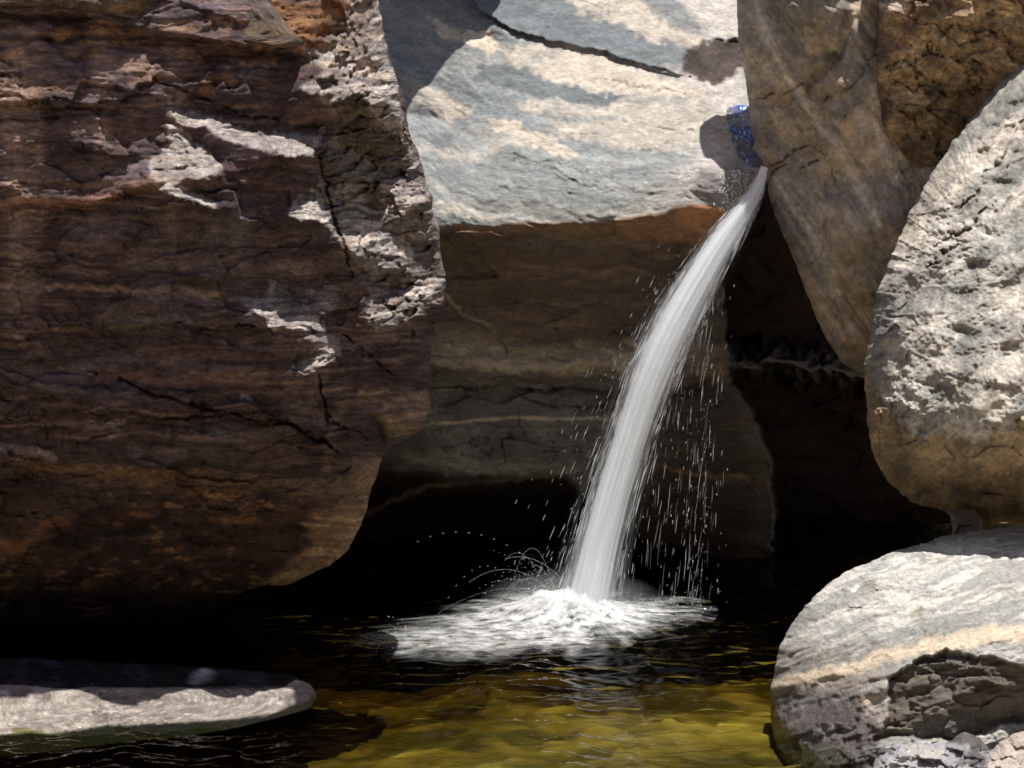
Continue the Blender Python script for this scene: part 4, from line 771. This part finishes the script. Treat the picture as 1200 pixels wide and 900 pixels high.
for i in range(240):                      # left side
    s = rnd.uniform(.25, 1); off = abs(rnd.gauss(0, 1)) * (12 + 26 * s) + 22
    P, _ = path([s]); x = np.interp(s, s0, pathp[:, 0]) - off; y = np.interp(s, s0, pathp[:, 1]) + rnd.uniform(-10, 20)
    L_ = rnd.choice((3, 5, 8, 16)) * rnd.uniform(.6, 1.2); d = rnd.uniform(9.7, 10.1)
    segs.append((world(np.array(x), np.array(y), d), world(np.array(x - .42 * L_), np.array(y + L_), d), rnd.choice((.0006, .0009, .0014, .002))))
segs = [s for s in segs if s[1][2] > 0.0]
tag(streaks('falling_droplets', segs, M_drop), kind='stuff')
# splash arcs
segs = []
def arc(x0, y0, d0, vx, vz, T, r, dots=False):
    p = world(np.array(float(x0)), np.array(float(y0)), d0); n = 26; prev = None
    for i in range(n + 1):
        t = T * i / n; q = p + np.array([vx * t, 0, vz * t - 4.9 * t * t])
        if q[2] < 0: break
        if prev is not None and (not dots or i % 2): segs.append((prev, prev + (q - prev) * (.3 if dots else 1.05), r * (1 if dots else .5)))
        prev = q
for i in range(170):
    arc(rnd.uniform(640, 700), rnd.uniform(700, 730), rnd.uniform(9.7, 10.0), rnd.gauss(-.9, .7), abs(rnd.gauss(1.3, .7)), rnd.uniform(.1, .5), rnd.uniform(.0005, .0013), rnd.random() < .7)
for i in range(60):
    arc(rnd.uniform(690, 800), rnd.uniform(700, 725), rnd.uniform(9.9, 10.2), rnd.gauss(.2, .5), abs(rnd.gauss(.5, .35)), rnd.uniform(.1, .3), rnd.uniform(.0008, .002), rnd.random() < .7)
arc(620, 690, 9.9, -1.1, 1.15, .55, .002, True); arc(600, 680, 9.9, -1.2, 1.35, .55, .0014, True); arc(640, 680, 9.8, -1.0, .9, .55, .0016, True)
for i in range(500):
    x = rnd.uniform(430, 825); y = rnd.uniform(735, 765) - 35 * max(0, (x - 560)) / 260 + rnd.uniform(-14, 8); d = rnd.uniform(9.5, 10.1) if y < 735 else EYE * FOC / (y - 300) - .02
    p = world(np.array(x), np.array(y), d); a = rnd.uniform(.004, .012)
    if p[2] > 0: segs.append((p, p + np.array([rnd.uniform(-a, a), 0, a * .6]), rnd.uniform(.001, .003)))
tag(streaks('splash_droplets', segs, M_drop), kind='stuff')

# foam on the pool
nu_, nv_ = 290, 170
U, Vv = np.meshgrid(np.linspace(-1, 1, nu_).astype(f32), np.linspace(-1, 1, nv_).astype(f32))
fpx = [(395,758),(430,742),(500,725),(560,708),(620,695),(700,694),(770,700),(815,708),(822,722),(800,738),(740,748),(690,765),(600,772),(520,770),(450,766)]
P = np.array([world(np.array(float(a)), np.array(float(b)), EYE * FOC / (b - 300.)) for a, b in fpx]); cxy = np.array([0.30, 9.6])
ang = np.arctan2(P[:, 1] - cxy[1], P[:, 0] - cxy[0]); rad = np.hypot(P[:, 0] - cxy[0], P[:, 1] - cxy[1]); od = np.argsort(ang); ang, rad = ang[od], rad[od]
ang = np.r_[ang[-3:] - 2 * np.pi, ang, ang[:3] + 2 * np.pi]; rad = np.r_[rad[-3:], rad, rad[:3]]
r = np.maximum(np.abs(U), np.abs(Vv)); th = np.arctan2(Vv, U); R0 = np.interp(th, ang, rad) * 1.12
X = cxy[0] + r * R0 * np.cos(th); Y = cxy[1] + r * R0 * np.sin(th); Xf, Yf = X.astype(f32), Y.astype(f32)
ri = np.hypot(Xf - IMP[0] + .02, Yf - IMP[1])
fl = np.arctan2(Yf - IMP[1], Xf - IMP[0])
rad_n = fbs(fl * 9, ri * 3.0, 4, 4); ln = fbs(Xf * 4, Yf * 22, 4, 8)
dens = sst(1.0, .38, r + .26 * rad_n + .08 * ln) * (.55 + .6 * np.exp(-ri / .55)) + .15 * ln * (r < .9)
Z = .014 + .07 * np.exp(-(ri / .26) ** 2) * (1 + .3 * rad_n) + .035 * np.exp(-ri / .5) * (1 + rad_n) + .008 * ln * (1 - r)
Z += .085 * np.exp(-(((Xf - .22) / .30) ** 2 + ((Yf - 9.9) / .18) ** 2)) * (1 + .35 * fbm(Xf * 7, Yf * 7, 4, 6))
Z = Z * sst(1.0, .8, r) + .004
uv = np.stack([X * 1.0, Y * 1.0], -1).reshape(-1, 2)
foam_m = white_mat('foam', -.05, 1.45, (9, 15, 1), detail=11, base=(.95,.96,.98))
o = mesh_from('foam', np.stack([X, Y, Z], -1), grid_faces(nv_, nu_)[:, ::-1], wet=np.clip(dens, 0, 1.2), mat=foam_m, uv=uv)
tag(o, kind='stuff')
# fine mist hanging over the place where the water lands
m, t, N, L = mat_new('mist'); out = N('ShaderNodeOutputMaterial'); pv = N('ShaderNodeVolumePrincipled'); pv.inputs['Color'].default_value = (.97, .98, 1, 1)
tc = N('ShaderNodeTexCoord'); ln_ = N('ShaderNodeVectorMath'); ln_.operation = 'LENGTH'; L(tc.outputs['Object'], ln_.inputs[0]); mr = N('ShaderNodeMapRange'); mr.inputs[1].default_value = 1; mr.inputs[2].default_value = 0; mr.inputs[3].default_value = 0; mr.inputs[4].default_value = 2.0; L(ln_.outputs['Value'], mr.inputs[0]); L(mr.outputs[0], pv.inputs['Density']); L(pv.outputs[0], out.inputs[1])
th, ph = np.meshgrid(np.linspace(0, 2 * np.pi, 33), np.linspace(0, np.pi, 17)); V = np.stack([np.cos(th) * np.sin(ph), np.sin(th) * np.sin(ph), np.cos(ph)], -1).reshape(-1, 3)
o = mesh_from('mist', V, grid_faces(17, 33), mat=m); o.location = (.38, 9.82, .10); o.scale = (.62, .30, .24); tag(o, kind='stuff')

# ================================================================== STREAM ABOVE THE FALL
def water_sheet(name, label, outline, dfun, nu, nv, mat, c, cat='stream', amp=.008):
    P = np.array(outline, float); ang = np.arctan2(P[:, 1] - c[1], P[:, 0] - c[0]); rad = np.hypot(P[:, 0] - c[0], P[:, 1] - c[1]); od = np.argsort(ang); ang, rad = ang[od], rad[od]
    ang = np.r_[ang[-2:] - 2 * np.pi, ang, ang[:2] + 2 * np.pi]; rad = np.r_[rad[-2:], rad, rad[:2]]
    U, V = np.meshgrid(np.linspace(-1, 1, nu), np.linspace(-1, 1, nv)); r = np.maximum(np.abs(U), np.abs(V)); th = np.arctan2(V, U); rr = np.interp(th, ang, rad)
    x = (c[0] + r * rr * np.cos(th)).astype(f32); y = (c[1] + r * rr * np.sin(th)).astype(f32)
    jx = 1 + .05 * fbm((x / 12).astype(f32), (y / 12).astype(f32), 3, 9) * sst(.3, 1, r); x = (c[0] + (x - c[0]) * jx).astype(f32); y = (c[1] + (y - c[1]) * jx).astype(f32)
    d = dfun(x, y) + amp * fbm(x / 7, y / 4, 4, 5)
    d = d + .03 * sst(.85, 1.0, r)
    o = mesh_from(name, world(x, y, d), grid_faces(nv, nu), mat=mat); tag(o, label, cat); return o
m, t, N, L = mat_new('rushing_stream'); out = N('ShaderNodeOutputMaterial'); p = N('ShaderNodeBsdfPrincipled'); p.inputs['Base Color'].default_value = (.035,.085,.26,1); p.inputs['Roughness'].default_value = .10; p.inputs['Specular IOR Level'].default_value = .6
L(p.outputs[0], out.inputs[0]); tc = N('ShaderNodeTexCoord'); nz = N('ShaderNodeTexNoise'); nz.inputs['Scale'].default_value = 30; L(tc.outputs['Object'], nz.inputs[0]); b = N('ShaderNodeBump'); b.inputs['Strength'].default_value = .5; b.inputs['Distance'].default_value = .01; L(nz.outputs[0], b.inputs['Height']); L(b.outputs[0], p.inputs['Normal']); M_str = m
nb = N('ShaderNodeTexNoise'); nb.inputs['Scale'].default_value = 9; L(tc.outputs['Object'], nb.inputs[0]); cr = N('ShaderNodeValToRGB'); cr.color_ramp.elements[0].position = .42; cr.color_ramp.elements[0].color = (.16,.14,.17,1); cr.color_ramp.elements[1].position = .58; cr.color_ramp.elements[1].color = (.045,.11,.32,1); L(nb.outputs[0], cr.inputs[0]); L(cr.outputs[0], p.inputs['Base Color'])  # sky reflection painted in as blue, mixed with brown-grey
DW = lambda x, y: np.minimum(RW.sample(RW.D, x, y), 11) - .008
water_sheet('stream_pool', 'blue rippling stream water above the fall beside the tan slab', [(849,128),(853,122),(862,119),(872,119),(884,126),(888,140),(890,160),(895,180),(902,192),(900,199),(890,200),(878,198),(868,190),(862,172),(856,156),(851,142)], DW, 60, 90, M_str, (868, 160))
m, t, N, L = mat_new('thin_film_water'); out = N('ShaderNodeOutputMaterial'); p = N('ShaderNodeBsdfPrincipled'); p.inputs['Base Color'].default_value = (.30,.24,.20,1); p.inputs['Roughness'].default_value = .12
L(p.outputs[0], out.inputs[0]); tc = N('ShaderNodeTexCoord'); nz = N('ShaderNodeTexNoise'); nz.inputs['Scale'].default_value = 45; L(tc.outputs['Object'], nz.inputs[0]); b = N('ShaderNodeBump'); b.inputs['Strength'].default_value = 1; b.inputs['Distance'].default_value = .02; L(nz.outputs[0], b.inputs['Height']); L(b.outputs[0], p.inputs['Normal'])
water_sheet('water_film', 'thin glittering film of water on the lip left of the fall', [(856,198),(880,198),(894,200),(880,228),(862,246),(848,250),(846,235),(850,215)], DW, 60, 70, m, (868, 218), 'water', .012)

# unseen boulder added above the frame to cast shade on the left of the pale wall
def shade_caster(name, label, loc, size, seed):
    nu, nv = 72, 44
    th, ph = np.meshgrid(np.linspace(0, 2 * np.pi, nu), np.linspace(0, np.pi, nv))
    d = np.stack([np.cos(th) * np.sin(ph), np.sin(th) * np.sin(ph), np.cos(ph)], -1)
    k = 1 + .38 * fbm((d[..., 0] * 2 + 5).astype(f32), (d[..., 1] * 2 + d[..., 2] * 3).astype(f32), 4, seed)
    k = k * (1 - sst(.0, 1, np.abs(th / np.pi - 1)) ** 8) + 1 * sst(.0, 1, np.abs(th / np.pi - 1)) ** 8
    V = d * k[..., None] * np.array(size)
    o = mesh_from(name, V.reshape(-1, 3), grid_faces(nv, nu), np.tile(np.array([.3, .26, .22]), (nu * nv, 1)), np.zeros(nu * nv), M_gran); o.location = loc; o.rotation_euler.z = math.radians(38)
    tag(o, label, 'boulder')
shade_caster('shade_boulder', 'unseen boulder added above the frame to shade the left end of the pale wall', (-.66, 11.15, 5.7), (1.0, .52, .55), 3)

segs = []
for i in range(620):  # white drops stand in for sun sparkle, with froth at the lip
    if rnd.random() < .22: x = rnd.gauss(868, 9); y = rnd.uniform(122, 195); k = .8
    else: x = rnd.gauss(866, 9) - (0.1 * (rnd.random())); y = rnd.uniform(198, 246); x -= (y - 198) * .12; k = 1.1
    p = world(np.array(x), np.array(y), float(DW(np.array([x]), np.array([y]))[0]) - .02); a = rnd.uniform(.004, .013) * k
    if k < 1: q = p + np.array([rnd.uniform(.1, .5) * a, -.004, -rnd.uniform(1, 4) * a])       # streaks run down the chute
    else: q = p + np.array([rnd.uniform(-.4, .6) * a, -.004, -rnd.uniform(.3, 2) * a])
    segs.append((p, q, rnd.choice((.0012, .002, .003, .005)) * k))
tag(streaks('froth_glints', segs, M_drop), kind='stuff')

# ================================================================== unseen canyon wall added behind the viewer: blocks low sky, throws warm light back
gx = np.linspace(-16, 16, 90); gz = np.linspace(-.5, 9, 50); X, Zz = np.meshgrid(gx, gz); Xf, Zf = X.astype(f32), Zz.astype(f32)
Y = -9 - 0.25 * Zz + 1.2 * fbm(Xf * .25, Zf * .3, 4, 3) + .3 * facets(Xf * .8, Zf * .9, 4) + .035 * X * X * 1.0
px = np.stack([X, Y, Zz], -1); b0 = px.copy(); b0[..., 1] -= 4
V = np.concatenate([px.reshape(-1, 3), b0.reshape(-1, 3)]); F1 = grid_faces(50, 90); F2 = grid_faces(50, 90, 4500)[:, ::-1]; bb = border(50, 90)
F3 = np.stack([bb, np.roll(bb, -1), np.roll(bb, -1) + 4500, bb + 4500], -1)
cc = np.tile(np.array([.40,.32,.24]), (len(V), 1)) * (1 + .3 * fbm(V[:, 0].astype(f32), V[:, 2].astype(f32), 4, 3))[:, None]
o = mesh_from('canyon_bounce_wall', V, np.concatenate([F1, F2, F3]), cc, np.zeros(len(V)), M_cliff); tag(o, 'unseen tan canyon wall added opposite the waterfall for warm bounce light', 'cliff')
